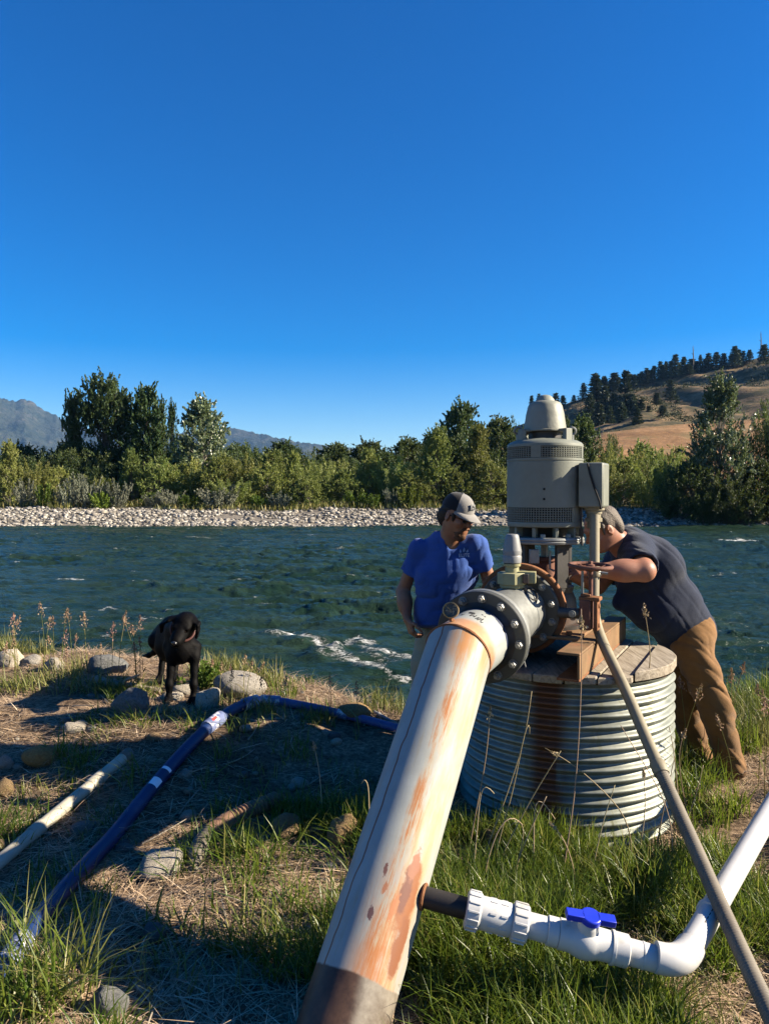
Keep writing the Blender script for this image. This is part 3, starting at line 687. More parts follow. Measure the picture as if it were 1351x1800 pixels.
proto('alder', tree_mesh(205, 10, lerp([0, .1, .3, .55, .8, 1], [3.0, 3.4, 3.4, 2.9, 1.7, .25]), .04, 170, 46000, .21, .16, .6, .095), M['leaf_silver'], M['palebark'], 'poplar_tree')
for i in range(4): proto(f'pine{i}', pine_mesh(300 + i, 12, (2.2, 2.7, 2.0, 3.1)[i], 17, (.06, .1, .05, .16)[i]), M['needles'], M['bark'], 'pine_tree')

# tall trees across the river
plant('cot0', 186, 78, 646, 128, 'tallest broad dark cottonwood across the river, rounded crown of upright branches', 'tree', rot=1)
plant('cot1', 128, 79, 683, 56, 'narrow dark cottonwood close beside the tallest one, on its mountain side', 'tree', rot=.3)
plant('cot1', 254, 77, 668, 84, 'pointed dark cottonwood standing just downstream of the tallest broad one', 'tree', rot=2)
plant('cot3', 280, 79, 690, 58, 'slender cottonwood between the pointed dark tree and the thin spire', 'tree', rot=4)
plant('cot3', 304, 76, 696, 34, 'thin dark spire of a cottonwood leaning against the pale silvery poplar', 'tree', rot=5)
plant('cot2', 351, 72, 684, 126, 'pale silvery poplar with loose open crown at the end of the tall trees', 'tree', rot=.8)
plant('round', 808, 92, 692, 92, 'round dark tree rising above the thicket behind the man in blue', 'tree', rot=.5, name='round_tree')
plant('alder', 1268, 56, 642, 150, 'big pointed poplar with glinting pale leaves below the dry hill', 'tree', rot=.4)
plant('dark1', 1362, 57, 662, 120, 'tall dark leafy thicket at the edge of the photo beside the big pointed poplar', 'shrub', rot=1.0)
# dark thicket
G2 = 'dark shrubs of the back thicket'
lab = 'dark green shrub in the continuous thicket behind the willows across the river'
tops = ([-60, 0, 40, 100, 160, 220, 300, 400, 460, 500, 540, 600, 640, 690, 730, 770, 830, 870, 930, 1000, 1040, 1065], [785, 782, 768, 772, 780, 776, 782, 776, 768, 768, 774, 772, 768, 770, 766, 752, 740, 724, 716, 712, 730, 762])
for i, px in enumerate(np.arange(-260, 760, 38)):
    plant(f'dark{i % 4}', px + random.uniform(-8, 8), random.uniform(76, 84), np.interp(px, *tops) + random.uniform(-5, 6), random.uniform(110, 160), lab, 'shrub', G2)
for i, px in enumerate(np.arange(-60, 760, 46)):
    plant(f'dark{(i + 2) % 4}', px + random.uniform(-8, 8), random.uniform(70, 74), np.interp(px, *tops) + random.uniform(18, 34), random.uniform(100, 150), lab, 'shrub', G2)
for i, (px, tp, w) in enumerate([(762, 752, 150), (826, 740, 150), (880, 724, 140), (930, 722, 120), (795, 758, 150), (860, 752, 150)]):
    plant(f'dark{i % 4}', px, 82 - i, tp, w, 'tall dark shrub of the high thicket between the man in blue and the motor', 'shrub', 'high dark thicket behind the motor')
for i, (px, tp, w) in enumerate([(975, 714, 120), (1022, 722, 110), (1052, 752, 80), (1000, 760, 140)]):
    plant(f'dark{(i + 1) % 4}', px, 72 + i, tp, w, 'tall olive green shrub right behind the grey junction box', 'shrub', 'olive shrubs behind the junction box')
# front row
G3 = 'yellow-green willows along the gravel bar'
lab = 'yellow-green willow shrub in the row above the gravel bar'
plant('young0', 768, 64, 742, 108, 'bright conical young cottonwood directly above the capped man', 'tree', rot=0)
plant('young1', 842, 65, 738, 92, 'conical young cottonwood just beside the motor, behind the capped man', 'tree', rot=1)
plant('young0', 18, 64, 770, 74, 'young cottonwood at the upstream end of the willow row, below the blue mountain', 'tree', rot=2)
plant('young1', 235, 65, 786, 70, 'young cottonwood in front of the tall dark trees', 'tree', rot=3)
plant('young1', 650, 65, 784, 76, 'young yellowish cottonwood halfway between the bushes and the capped man', 'tree', rot=3.5)
plant('young0', 515, 66, 790, 70, 'young cottonwood in the middle of the willow row', 'tree', rot=5)
for i, (px, tp, w, Y) in enumerate([(60, 800, 80, 66), (100, 806, 70, 67), (175, 812, 80, 66), (280, 792, 90, 65), (330, 796, 90, 66), (385, 788, 90, 65), (430, 782, 100, 66), (470, 792, 90, 64),
        (560, 796, 95, 65), (605, 806, 80, 64), (690, 795, 90, 65), (720, 815, 70, 63), (585, 780, 90, 69), (480, 778, 90, 69), (320, 780, 80, 69), (865, 800, 80, 63), (900, 806, 80, 64), (810, 822, 70, 62.5),
        (1090, 792, 80, 66), (1130, 786, 90, 70), (1165, 800, 80, 64), (1095, 815, 90, 62), (1150, 822, 90, 60), (1190, 795, 70, 66), (1060, 820, 70, 62), (745, 838, 60, 62), (410, 822, 80, 62.5), (540, 826, 70, 62)]):
    plant(f'will{i % 4}', px, Y, tp + (4 + (i * 7) % 17 if px < 1000 else -16), w * 1.12, lab, 'shrub', G3)
for i, (px, tp, w) in enumerate([(148, 828, 74), (205, 838, 50), (120, 842, 60), (385, 850, 70), (300, 858, 60), (270, 866, 40), (690, 856, 44), (495, 862, 50), (45, 838, 60)]):
    plant(f'sage{i % 2}', px, 61.5 + random.uniform(-.6, .6), tp, w, 'grey-green sagebrush at the top of the gravel bar', 'sagebrush', 'sagebrush along the gravel bar')
for i, (px, tp, w) in enumerate([(78, 846, 34), (178, 862, 50), (625, 862, 56), (720, 850, 50), (455, 868, 40), (655, 866, 50), (330, 868, 40)]):
    plant('bright', px, 60.8 + random.uniform(-.4, .4), tp, w, 'small bright green bush growing out of the gravel bar', 'shrub', 'small bright bushes on the gravel bar')
for i, (px, tp, w, Y) in enumerate([(1215, 800, 120, 54.5), (1275, 815, 120, 53.8), (1330, 805, 110, 54.2), (1178, 838, 60, 56), (1395, 800, 120, 54), (1240, 850, 90, 53.4), (1310, 852, 90, 53.2)]):
    plant(f'dark{i % 4}', px, Y, tp, w, 'dark overhanging bush at the water below the big pointed poplar', 'shrub', 'dark bushes below the pointed poplar')
# rank grass between the shrubs
rg = np.random.default_rng(55); n = 16000
gxx = rg.uniform(-50, 50, n); gyy = rg.uniform(59.5, 66, n); keep = (vnoise(gxx * .3, gyy * .6, 0, 12) > -.25) & (np.abs(gxx) < 46); gxx, gyy = gxx[keep], gyy[keep]; n = len(gxx)
hh = rg.uniform(.25, .75, n); C = np.stack([gxx, gyy, gz(gxx, gyy) + hh * .45], 1)
V, r = leaves(C, np.stack([rg.normal(0, .25, n), rg.normal(0, .25, n), np.ones(n)], 1), hh, .09, rg)
o = quadobj('bank_grass', V, r, M['grassyellow'], None); tag(o, 'yellowing rank grass between the shrubs across the river', 'grass', kind='stuff')
# pines on the hill
GP = 'pines along the dry ridge'
for i, (px, bp, tp, w) in enumerate([(933, 738, 694, 14), (946, 735, 690, 16), (975, 722, 690, 16), (988, 722, 694, 14), (1007, 706, 694, 9), (1024, 703, 672, 15), (1043, 700, 655, 20), (1060, 694, 660, 16), (1078, 690, 654, 20), (1120, 676, 656, 15), (1134, 672, 646, 11),
        (1147, 668, 642, 13), (1158, 666, 634, 14), (1168, 664, 634, 12), (1184, 660, 622, 20), (1199, 656, 626, 16), (1213, 660, 630, 18), (1228, 654, 622, 13), (1242, 652, 620, 16), (1256, 650, 618, 18), (1269, 648, 620, 16), (1288, 644, 607, 24), (1303, 640, 616, 11), (1314, 638, 614, 12), (1105, 680, 657, 22), (1113, 678, 657, 14), (1050, 699, 668, 13), (1071, 692, 668, 14), (1085, 688, 662, 13), (1126, 675, 652, 16), (1140, 671, 650, 15), (1163, 666, 640, 15), (1176, 663, 634, 16), (1192, 659, 636, 14), (1206, 658, 640, 16), (1221, 656, 634, 16), (1236, 653, 630, 13), (1282, 646, 620, 14), (1295, 643, 614, 14)]):
    Y = 412 + random.uniform(-8, 4)
    plant(f'pine{i % 4}', px, Y, tp, w * random.uniform(1.4, 2.1), 'dark pine in the row along the skyline of the dry hill', 'tree', GP, z=P(px, bp + 2, Y)[2])
for i, (px, bp, tp, w) in enumerate([(1046, 742, 656, 28), (1062, 748, 676, 26), (1078, 752, 690, 26), (1098, 752, 648, 30), (1110, 752, 690, 26), (1125, 750, 700, 24), (1090, 755, 705, 26), (1138, 748, 712, 18), (1070, 756, 712, 24), (1176, 705, 667, 20), (1035, 745, 690, 22), (1052, 752, 708, 22), (1188, 722, 694, 14), (1152, 712, 690, 18), (1162, 735, 712, 18), (1118, 755, 716, 20)]):
    Y = 300 - i * 3 if i not in (9, 12) else 340
    plant(f'pine{(i + 1) % 4}', px, Y, tp, w * random.uniform(1.3, 1.8), 'dark pine in the dense stand on the slope above the golden field', 'tree', 'pines in the stand above the field', z=P(px, bp, Y)[2])
plant('pine3', 1339, 395, 604, 36, 'big dark pine with a dead bare top at the edge of the ridge', 'tree', z=P(1339, 652, 395)[2])
rg = np.random.default_rng(66); Cs = []
for _ in range(1500):
    px, Y = rg.uniform(1010, 1480), rg.uniform(238, 405)
    if vnoise(px * .018, Y * .03, 0, 67) < -.05 + .35 * rg.random(): continue
    c = P(px, 873, Y); c[2] = float(hillz(np.array(px), np.array(Y))); s = rg.uniform(.5, 1.5)
    Cs.append(c + rg.normal(size=(26, 3)) * (s, s, s * .55) + (0, 0, s * .5))
C = np.concatenate(Cs); V, r = leaves(C, rg.normal(size=(len(C), 3)), rg.uniform(.4, .9, len(C)), .45, rg)
tag(quadobj('hill_scrub', V, r, M['leaf_scrub'], None), 'dark low scrub dotted over the dry hillside', 'scrub', kind='stuff')
def snag(px, bp, tp, Y, label):
    b, tpt = P(px, bp, Y), P(px, tp, Y); h = tpt[2] - b[2]; e = thing('dead_tree', b, label, 'tree'); m = MB(); rg = np.random.default_rng(int(px))
    m.tube(np.array([b, b + (0.2, 0, h * .6), tpt]), [h * .03, h * .02, h * .008], 6)
    for k in range(9):
        z = h * rg.uniform(.35, .95); a = rg.uniform(0, 6.28); ln = h * .16 * (1.2 - z / h); p = b + np.array((0, 0, z)); q = p + np.array((math.cos(a) * ln, math.sin(a) * ln, ln * .7)); m.cyl(p, q, h * .006, 4, h * .002)
    m.build('trunk', M['bark'], e)
snag(1217, 655, 608, 408, 'bare dead tree poking above the pines on the ridge')
snag(1336, 620, 583, 398, 'bare dead treetop above the big dark pine at the ridge end')

# ------------------------------------------------------------------ cobbles of the gravel bar
def rockmesh(seed, sub=1, sq=(1, .8, .6), rough=.22):
    bm = bmesh.new(); bmesh.ops.create_icosphere(bm, subdivisions=sub, radius=1)
    for v in bm.verts:
        c = v.co; d = 1 + rough * float(fbm(c.x * 1.1 + seed * 3.1, c.y * 1.1, c.z * 1.1, 3, seed))
        v.co = Vector((c.x * sq[0], c.y * sq[1], c.z * sq[2])) * d
    me = bpy.data.meshes.new('stone'); bm.to_mesh(me); bm.free(); me.shade_smooth(); return me
cm = [rockmesh(400 + i, 2 if i < 2 else 1, (1, random.uniform(.7, .95), random.uniform(.5, .75))) for i in range(6)]
for m_ in cm: m_.materials.append(M['cobble'])
rg = np.random.default_rng(77)
for i in range(290):
    px = rg.uniform(-20, 1370); Y = rg.uniform(52.3, 59.5); x = (px - 675.5) / F * Y; s = .11 + .22 * rg.random() ** 2.5
    o = bpy.data.objects.new('cobble', cm[i % 6]); col.objects.link(o); o.location = (x, Y, float(gz(x, Y)) + s * .25); o.scale = (s, s, s); o.rotation_euler = (rg.uniform(-.3, .3), rg.uniform(-.3, .3), rg.uniform(0, 6.28))
    tag(o, 'pale rounded cobble lying in the gravel bar across the river', 'stone', 'cobbles of the gravel bar')
bm = bmesh.new(); bmesh.ops.create_icosphere(bm, subdivisions=1, radius=1); bv = np.array([v.co for v in bm.verts]); bf = np.array([[v.index for v in f.verts] for f in bm.faces]); bm.free()
n = 20000; x = rg.uniform(-46, 46, n); y = 52.2 + 8.5 * rg.random(n) ** 1.2; keep = vnoise(x * .35, y * .8, 0, 15) > -.6; x, y = x[keep], y[keep]; n = len(x); s = .05 + .14 * rg.random(n) ** 2
sc3 = np.stack([s * rg.uniform(.8, 1.4, n), s, s * rg.uniform(.4, .8, n)], 1); a = rg.uniform(0, 6.28, n)
V = bv[None] * sc3[:, None] * (1 + .25 * rg.normal(size=(n, len(bv), 1)) * .5); ca, sa = np.cos(a)[:, None], np.sin(a)[:, None]
V = np.stack([V[..., 0] * ca - V[..., 1] * sa, V[..., 0] * sa + V[..., 1] * ca, V[..., 2]], -1) + np.stack([x, y, gz(x, y) + s * .2], 1)[:, None]
FI = (bf[None] + (np.arange(n) * len(bv))[:, None, None]).reshape(-1)
t = NT('loose_gravel'); pos = t.n('ShaderNodeNewGeometry').outputs['Random Per Island']
c = t.ramp(pos, [(0, (.05, .046, .04)), (.4, (.17, .155, .132)), (1, (.40, .37, .32))]); gm = t.fin(c, .85, 0, .2)
o = arrays('gravel', V.reshape(-1, 3), FI, np.arange(len(FI) // 3) * 3, gm, ang=60); tag(o, 'loose pale river gravel between the cobbles across the river', 'gravel', kind='stuff')

ordinals(G3, 'yellow-green willow shrub, %s along the gravel bar counted from the mountain side')
ordinals('sagebrush along the gravel bar', 'grey-green sagebrush, %s along the gravel bar counted from the mountain side')
ordinals('small bright bushes on the gravel bar', 'small bright green bush, %s on the gravel bar counted from the mountain side')
ordinals('dark bushes below the pointed poplar', 'dark bush at the water below the pointed poplar, %s from the motor side')
ordinals('olive shrubs behind the junction box', 'tall olive green shrub behind the junction box, %s from the motor')
ordinals('high dark thicket behind the motor', 'tall dark shrub between capped man and motor, %s from the man')
ordinals(GP, 'dark pine on the skyline of the dry hill, %s from the motor uphill')
ordinals('pines in the stand above the field', 'dark pine in the stand above the golden field, %s from the motor side')
# ------------------------------------------------------------------ culvert and its plank lid
LIDZ = 0.77
cul = thing('culvert_pipe', (CX, CYC, 0), 'upright corrugated galvanized culvert standing in the grass as the pump pit', 'culvert')
n = 112; prof = []
zz = np.linspace(-.25, LIDZ, 168)
for z in zz: prof.append((z + .25, .552 + .0125 * math.cos(2 * math.pi * z / .0515)))
m = MB(); m.lathe((CX, CYC, -.25), (0, 0, 1), prof, n, ref=(1, 0, 0), cap0=False, cap1=False); m.build('corrugated_wall', M['culvert'], cul, ang=180)
m = MB(); m.lathe((CX, CYC, -.25), (0, 0, 1), [(z0 + .002, r - .006) for z0, r in prof[::2]], 48, cap0=False, cap1=False); m.build('inner_wall', M['rustdark'], cul, ang=180)
H3 = nrm((-.468, -.883, -.09)); HB = nrm((.468, .883, 0)); HP = np.array((.883, -.468, 0.))     # pipe direction, its back direction, sideways
lid = thing('wooden_cover', (CX, CYC, LIDZ), 'round weathered plank cover lying on the corrugated culvert', 'wooden cover')
w = .1425; y0 = -.570; k = 0
while y0 < .60:
    y1 = min(y0 + w - .007, .565); rr = .578 + random.uniform(-.02, .016); ang_c = max(abs(y0), abs(y1))
    if y1 - y0 < .05: break
    pts = []
    for yy in np.interp(np.linspace(0, 1, 14), [0, .25, .75, 1], [y0, y0 * .86 + y1 * .14, y0 * .14 + y1 * .86, y1]):
        pts.append((math.sqrt(max(rr * rr - yy * yy, .0)) if abs(yy) < rr else .02, yy))
    for yy in np.interp(np.linspace(0, 1, 14), [0, .25, .75, 1], [y1, y1 * .86 + y0 * .14, y1 * .14 + y0 * .86, y0]):
        pts.append((-(math.sqrt(max(rr * rr - yy * yy, .0)) if abs(yy) < rr else .02), yy))
    th = .036 + (.012 if k == 7 else random.uniform(-.004, .004)); base = LIDZ + .003 + random.uniform(0, .003)
    bot = [np.array((CX, CYC, base)) + HB * a + HP * b for a, b in pts]; topv = [p + np.array((0, 0, th)) for p in bot]
    mb = MB(); nn = len(pts)
    fs = [tuple(range(nn)), tuple(range(2 * nn - 1, nn - 1, -1))] + [((i + 1) % nn, i, nn + i, nn + (i + 1) % nn) for i in range(nn)]
    mb.add(bot + topv, fs); o = mb.build('plank', M['wood'], lid, ang=30, bevel=.004, seg=1)
    bmx = bmesh.new(); bmx.from_mesh(o.data); bmesh.ops.recalc_face_normals(bmx, faces=bmx.faces); bmx.to_mesh(o.data); bmx.free()
    y0 += w; k += 1

# ------------------------------------------------------------------ steel beams under the pump
LZ = LIDZ + .043
def beam(start, L, name, label):
    s = np.array((start[0], start[1], LZ)); e = thing(name, s, label, 'steel beam'); c = s + HB * L / 2; U = (0, 0, 1)
    m = MB(); m.box(c + np.array((0, 0, .124)), (L, .105, .012), (HB, HP, U)); m.build('top_flange', M['tanbeam'], e, bevel=.003)
    m = MB(); m.box(c + HP * .0465 + np.array((0, 0, .065)), (L - .004, .012, .104), (HB, HP, U)); m.build('web', M['tanbeam'], e, bevel=.002)
    m = MB(); m.box(c + np.array((0, 0, .006)), (L, .105, .012), (HB, HP, U)); m.build('bottom_flange', M['rust'], e, bevel=.003)
    return e
beam((.83, 3.335), 1.15, 'steel_beam', 'rusty channel beam jutting over the rim of the plank cover')
beam((.83 - .883 * .36, 3.335 + .468 * .36 + .05), 1.05, 'steel_beam', 'rusty channel beam in the shadow under the bolted flanges')

# ------------------------------------------------------------------ vertical turbine pump
PX, PY = .865, 4.0
zq = lambda yz: EYE - ((680 + yz / 6.14) - 873) / F * PY
A0 = np.array((PX, PY, 0.))
pump = thing('vertical_pump', (PX, PY, LZ + .13), 'tall grey vertical turbine pump motor with conical rain cap above the culvert', 'pump')
def lz(name, prof, mat, n=48, parent=None, caps=True, **kw):
    m = MB(); z0 = prof[0][0]; m.lathe((PX, PY, z0), (0, 0, 1), [(z - z0, r) for z, r in prof], n, ref=(1, 0, 0), cap0=caps, cap1=caps); return m.build(name, mat, parent or pump, **kw)
cap = lz('rain_cap', [(zq(492), .108), (zq(490), .118), (zq(476), .118), (zq(470), .1135), (zq(300), .101), (zq(210), .090), (zq(180), .081), (zq(166), .066), (zq(160), .052), (zq(140), .047), (zq(112), .036), (zq(98), .026), (zq(91), .010)], M['cap'], 64)
lz('cap_neck', [(zq(570), .085), (zq(495), .085)], M['darkmetal'], 32)
lz('top_dome', [(zq(655), .2015), (zq(632), .2005), (zq(612), .192), (zq(592), .172), (zq(575), .135), (zq(562), .09), (zq(558), .02)], M['motor'], 64)
for a, wd in ((R(-52), .05), (R(28), .045), (R(128), .05), (R(205), .045)):
    d = np.array((math.cos(a), math.sin(a), 0)); t_ = np.array((-d[1], d[0], 0)); m = MB()
    m.box(A0 + d * .150 + np.array((0, 0, (zq(470) + zq(622)) / 2)), (.024, wd, zq(470) - zq(622)), (d, t_, (0, 0, 1)))
    m.box(A0 + d * .122 + np.array((0, 0, zq(484))), (.06, wd, .014), (d, t_, (0, 0, 1))); m.build('cap_bracket', M['motor'], pump, bevel=.003)
for a in (R(188), R(5)):
    d = np.array((math.cos(a), math.sin(a), 0)); m = MB(); c = A0 + d * .150; m.tube([c + (0, 0, zq(600)), c + (0, 0, zq(520))], .011, 8)
    m.torus(c + np.array((0, 0, zq(478))), (0, 1, .2), .019, .007, 18, 8); m.build('lifting_eye', M['galv'], pump)
lz('upper_ring', [(zq(662), .197), (zq(661), .2035), (zq(650), .2035), (zq(649), .197)], M['motor'], 64)
lz('vent_shade_core', [(zq(782), .186), (zq(660), .186)], M['black'], 48)  # blackened core, paints the shade behind the upper grille
def grille(z1, z0, r, name, nv, nh, gaps=()):
    m = MB()
    for i in range(nv):
        a = 2 * math.pi * i / nv; d = np.array((math.cos(a), math.sin(a), 0)); t_ = np.array((-d[1], d[0], 0))
        m.box(A0 + d * r + np.array((0, 0, (z0 + z1) / 2)), (.004, .0042, z1 - z0), (d, t_, (0, 0, 1)))
    for k in range(nh):
        z = z0 + (z1 - z0) * (k + .5) / nh; m.torus(A0 + np.array((0, 0, z)), (0, 0, 1), r + .001, .0022, 72, 4)
    for a0, a1 in gaps:                                            # plain panels between the meshes
        th = np.linspace(a0, a1, 8); rg_ = []
        for q in th:
            d = np.array((math.cos(q), math.sin(q), 0)); rg_.append(np.array([A0 + d * (r + s_) + np.array((0, 0, z)) for s_, z in ((.004, z0), (.004, z1), (-.004, z1), (-.004, z0))]))
        m.rings(rg_)
    return m.build(name, M['motor'], pump, ang=30)
grille(zq(662), zq(780), .199, 'upper_vent_grille', 88, 6, ((R(-122), R(-108)), (R(-34), R(-28)), (R(80), R(95))))
lz('motor_shell', [(zq(1300), .196), (zq(1299), .2015), (zq(1290), .2015), (zq(822), .2015), (zq(818), .2000), (zq(810), .2000), (zq(806), .2035), (zq(784), .2035), (zq(780), .198)], M['motor'], 96)
m = MB()
for yz_ in (1107, 1210):
    a = R(-103); d = np.array((math.cos(a), math.sin(a), 0)); m.cyl(A0 + d * .199 + np.array((0, 0, zq(yz_))), A0 + d * .2035 + np.array((0, 0, zq(yz_))), .0065, 10)
m.build('dark_hole_disc', M['black'], pump)  # black discs painted as the dark inside small holes
lz('lower_vent_shade_core', [(zq(1455), .180), (zq(1298), .180)], M['black'], 48)  # blackened core, paints the shade behind the lower grille
grille(zq(1302), zq(1450), .196, 'lower_vent_grille', 88, 6, ((R(-58), R(-40)), (R(-6), R(10)), (R(70), R(85))))
lz('motor_base_ring', [(zq(1508), .190), (zq(1500), .199), (zq(1470), .2015), (zq(1452), .199), (zq(1449), .19)], M['motor'], 64)
lz('stand_shade_core', [(zq(1650), .115), (zq(1505), .115)], M['black'], 32)  # black colour stands for the shade in the gaps between ribs
for i in range(10):
    a = R(-90 + 36 * i + 7); d = np.array((math.cos(a), math.sin(a), 0)); m = MB(); m.box(A0 + d * .168 + np.array((0, 0, (zq(1508) + zq(1640)) / 2)), (.045, .018, zq(1508) - zq(1640)), (d, (-d[1], d[0], 0), (0, 0, 1))); m.build('stand_rib', M['motor'], pump, bevel=.003)
disc = lz('stand_flange', [(1.400, .20), (1.403, .209), (1.412, .211), (1.418, .206), (1.424, .209), (1.434, .205), (1.437, .195)], M['galv'], 64)
for i in range(8):
    a = R(-60 + 45 * i); d = np.array((math.cos(a), math.sin(a), 0)); m = MB(); m.hexnut(A0 + d * .178 + np.array((0, 0, 1.4365)), (0, 0, 1), .015, .018); m.build('bolt', M['bolt'], disc)
for a in (45, 135, 225, 315):
    d = np.array((math.cos(R(a - 20)), math.sin(R(a - 20)), 0)); m = MB(); m.box(A0 + d * .145 + np.array((0, 0, 1.285)), (.022, .075, .232), (d, (-d[1], d[0], 0), (0, 0, 1))); m.build('head_post', M['darkmetal'], pump, bevel=.003)
lz('drive_shaft', [(1.15, .02), (1.40, .02)], M['galv'], 16)
lz('stuffing_box', [(1.16, .085), (1.20, .085), (1.205, .055), (1.30, .055), (1.305, .07), (1.325, .07)], M['rustdark'], 24)
lz('discharge_head', [(LZ + .147, .22), (LZ + .165, .222), (LZ + .168, .17), (1.03, .172), (1.10, .168), (1.14, .15), (1.162, .155), (1.172, .155)], M['darkmetal'], 40)
m = MB(); c = A0 + np.array((0, 0, LZ + .139)) - HB * .02; m.box(c, (.62, .52, .015), (HB, HP, (0, 0, 1))); m.build('base_plate', M['tanbeam'], pump, bevel=.003)
m = MB()
for a in (-.24, .24):
    for b in (-.2, .2): m.hexnut(c + HB * a + HP * b + np.array((0, 0, .0075)), (0, 0, 1), .016, .02)
m.build('anchor_nut', M['rust'], pump)
E = np.array((.300, 3.015, 1.005)); onax = lambda t_: E - H3 * t_
m = MB(); m.cyl(onax(.872), onax(1.12), .1365, 32); m.build('discharge_nozzle', M['darkmetal'], pump)
m = MB(); m.lathe(onax(.836), -H3, [(0, .226), (.004, .231), (.03, .231), (.034, .226)], 64); pf = m.build('nozzle_flange', M['rust'], pump)
for p_, q_ in (((930, 985), (930, 1020)), ((1000, 1000), (1000, 1020))):
    pass
m = MB(); a_ = P(966, 968, 3.86); b_ = P(966, 1000, 3.86); m.tube([a_, (a_ + b_) / 2, b_, b_ + (.02, -.01, -.01)], .006, 8); m.build('lube_line', M['galv'], pump)
m = MB(); m.box(P(938, 978, 3.84), (.05, .03, .075)); m.build('head_bracket', M['galv'], pump, bevel=.004)
# junction box
jx, jy = HP, HB; jc = P(1043, 853, 3.87)
m = MB(); m.box(jc, (.128, .15, .232), (jx, jy, (0, 0, 1))); jb = m.build('junction_box', M['motor'], pump, bevel=.012, seg=3)
m = MB(); m.box(jc - jy * .079, (.122, .012, .226), (jx, jy, (0, 0, 1))); m.build('box_lid', M['motor'], jb, bevel=.005)
m = MB(); q0 = jc - jy * .094
m.tube([q0 + jx * -.012 + (0, 0, .112), q0 + jx * .0 + (0, 0, .06), q0 + jx * .022 + (0, 0, -.01), q0 + jx * .05 + (0, 0, -.085), q0 + jx * .058 + (0, 0, -.125)], .0055, 8); m.build('cable', M['black'], jb)
m = MB(); m.box(jc - np.array((.07, -.05, .0)) + np.array((0, 0, -.02)), (.12, .1, .15), (jx, jy, (0, 0, 1))); m.build('box_mount', M['motor'], pump, bevel=.006)
m = MB(); c = jc + np.array((0, 0, -.118)); m.lathe(c, (0, 0, -1), [(0, .055), (.012, .055), (.014, .042), (.03, .042), (.032, .036), (.05, .036), (.053, .043), (.072, .043), (.075, .034), (.105, .034)], 20); m.build('conduit_connector', M['conduit'], pump)
m = MB(); q = P(1021, 905, 3.86); m.tube([q + (0, 0, .05), q, q + (0, 0, -.08), q + (.005, 0, -.16)], .006, 8); m.lathe(q + (0, 0, -.07), (0, 0, -1), [(0, .012), (.04, .012), (.045, .009)], 8); m.build('ground_wire', M['darkmetal'], pump)

# ------------------------------------------------------------------ check valve spool between two flanges
def flange(name, t0, t1, rad, mat, parent, nb=12, front=True, phase=.0, br=.178, back=False):
    m = MB(); m.lathe(onax(t1), H3, [(0, rad - .002), (.002, rad), (t1 - t0 - .003, rad), (t1 - t0, rad - .003)], 80); f = m.build(name, mat, parent)
    up = np.array((0, 0, 1.)); up -= H3 * np.dot(up, H3); up /= np.linalg.norm(up)
    if front:
        for i in range(nb):
            a = 2 * math.pi * (i + phase) / nb; c = onax(t0) + up * math.cos(a) * br + HP * math.sin(a) * br
            m = MB(); m.lathe(c, H3, [(0, .020), (.003, .020)], 14); m.hexnut(c + H3 * .003, H3, .0165, .017); m.cyl(c + H3 * .018, c + H3 * .032, .0085, 10); m.build('bolt', M['bolt'], f)
    return f
spool = thing('check_valve', onax(.56), 'pale galvanized spool section bolted between the two big dark flanges', 'valve')
m = MB(); m.lathe(onax(.80), H3, [(0, .142), (.012, .1385), (.1, .1385), (.104, .142), (.114, .142), (.118, .1385), (.46, .1385), (.474, .142)], 72); m.build('valve_body', M['galv'], spool)
flange('back_flange', .80, .832, .205, M['flange'], spool, 12, True, .5)
flange('front_flange', .2935, .3245, .2075, M['galv'], spool, 12, False)
m = MB(); q = onax(.70) + HP * .098 + np.array((0, 0, .108)); m.torus(q, nrm(HP * .6 + np.array((0, 0, .6)) - HB * .3), .034, .0045, 26, 8); m.ball(q + np.array((.012, -.01, -.035)), .013, 10, 7); m.build('lifting_loop', M['black'], spool)
m = MB(); q = P(922, 1140, 3.45); m.box(q, (.022, .004, .05), (nrm((1, -.2, .1)), nrm((.2, 1, 0)), nrm((-.1, 0, 1)))); m.tube([q + (0, 0, .025), q + (.0, .01, .08)], .002, 5); m.tube([q + (-.006, -.002, -.02), q + (-.004, -.004, -.06), q + (.004, -.004, -.09)], .004, 6); m.build('tag', M['valvegrey'], spool)
m = MB(); q = onax(.46) + np.array((0, 0, .1385)); m.ball(q, (.014, .014, .008), 10, 6); m.build('plug', M['darkmetal'], spool)

# ------------------------------------------------------------------ air release valve on the spool
ax0 = onax(.70); av = thing('air_release_valve', (ax0[0], ax0[1], ax0[2] + .13), 'grey conical air release valve with olive base on top of the spool', 'valve')
ZA = lambda py: EYE - (py - 873) / F * ax0[1]
def lav(name, prof, mat, n=32, ang=35): m = MB(); z0 = prof[0][0]; m.lathe((ax0[0], ax0[1], z0), (0, 0, 1), [(z - z0, r) for z, r in prof], n); return m.build(name, mat, av, ang=ang)
lav('neck', [(ZA(1062), .072), (ZA(1046), .066), (ZA(1043), .054), (ZA(1034), .052), (ZA(1032), .059), (ZA(1025), .060)], M['olive'])
m = MB(); m.lathe((ax0[0], ax0[1], ZA(1027)), (0, 0, 1), [(0, .070), (.003, .073), (ZA(1006) - ZA(1027) - .003, .073), (ZA(1006) - ZA(1027), .070)], 8)
m.box((ax0[0] + .07, ax0[1] - .02, ZA(1014)), (.085, .055, .056), (nrm((1, -.25, 0)), nrm((.25, 1, 0)), (0, 0, 1))); m.build('union_block', M['olive'], av, bevel=.004)
m = MB(); m.box((ax0[0] + .055, ax0[1] - .062, ZA(1015)), (.028, .014, .046)); m.build('latch', M['darkmetal'], av, bevel=.002)
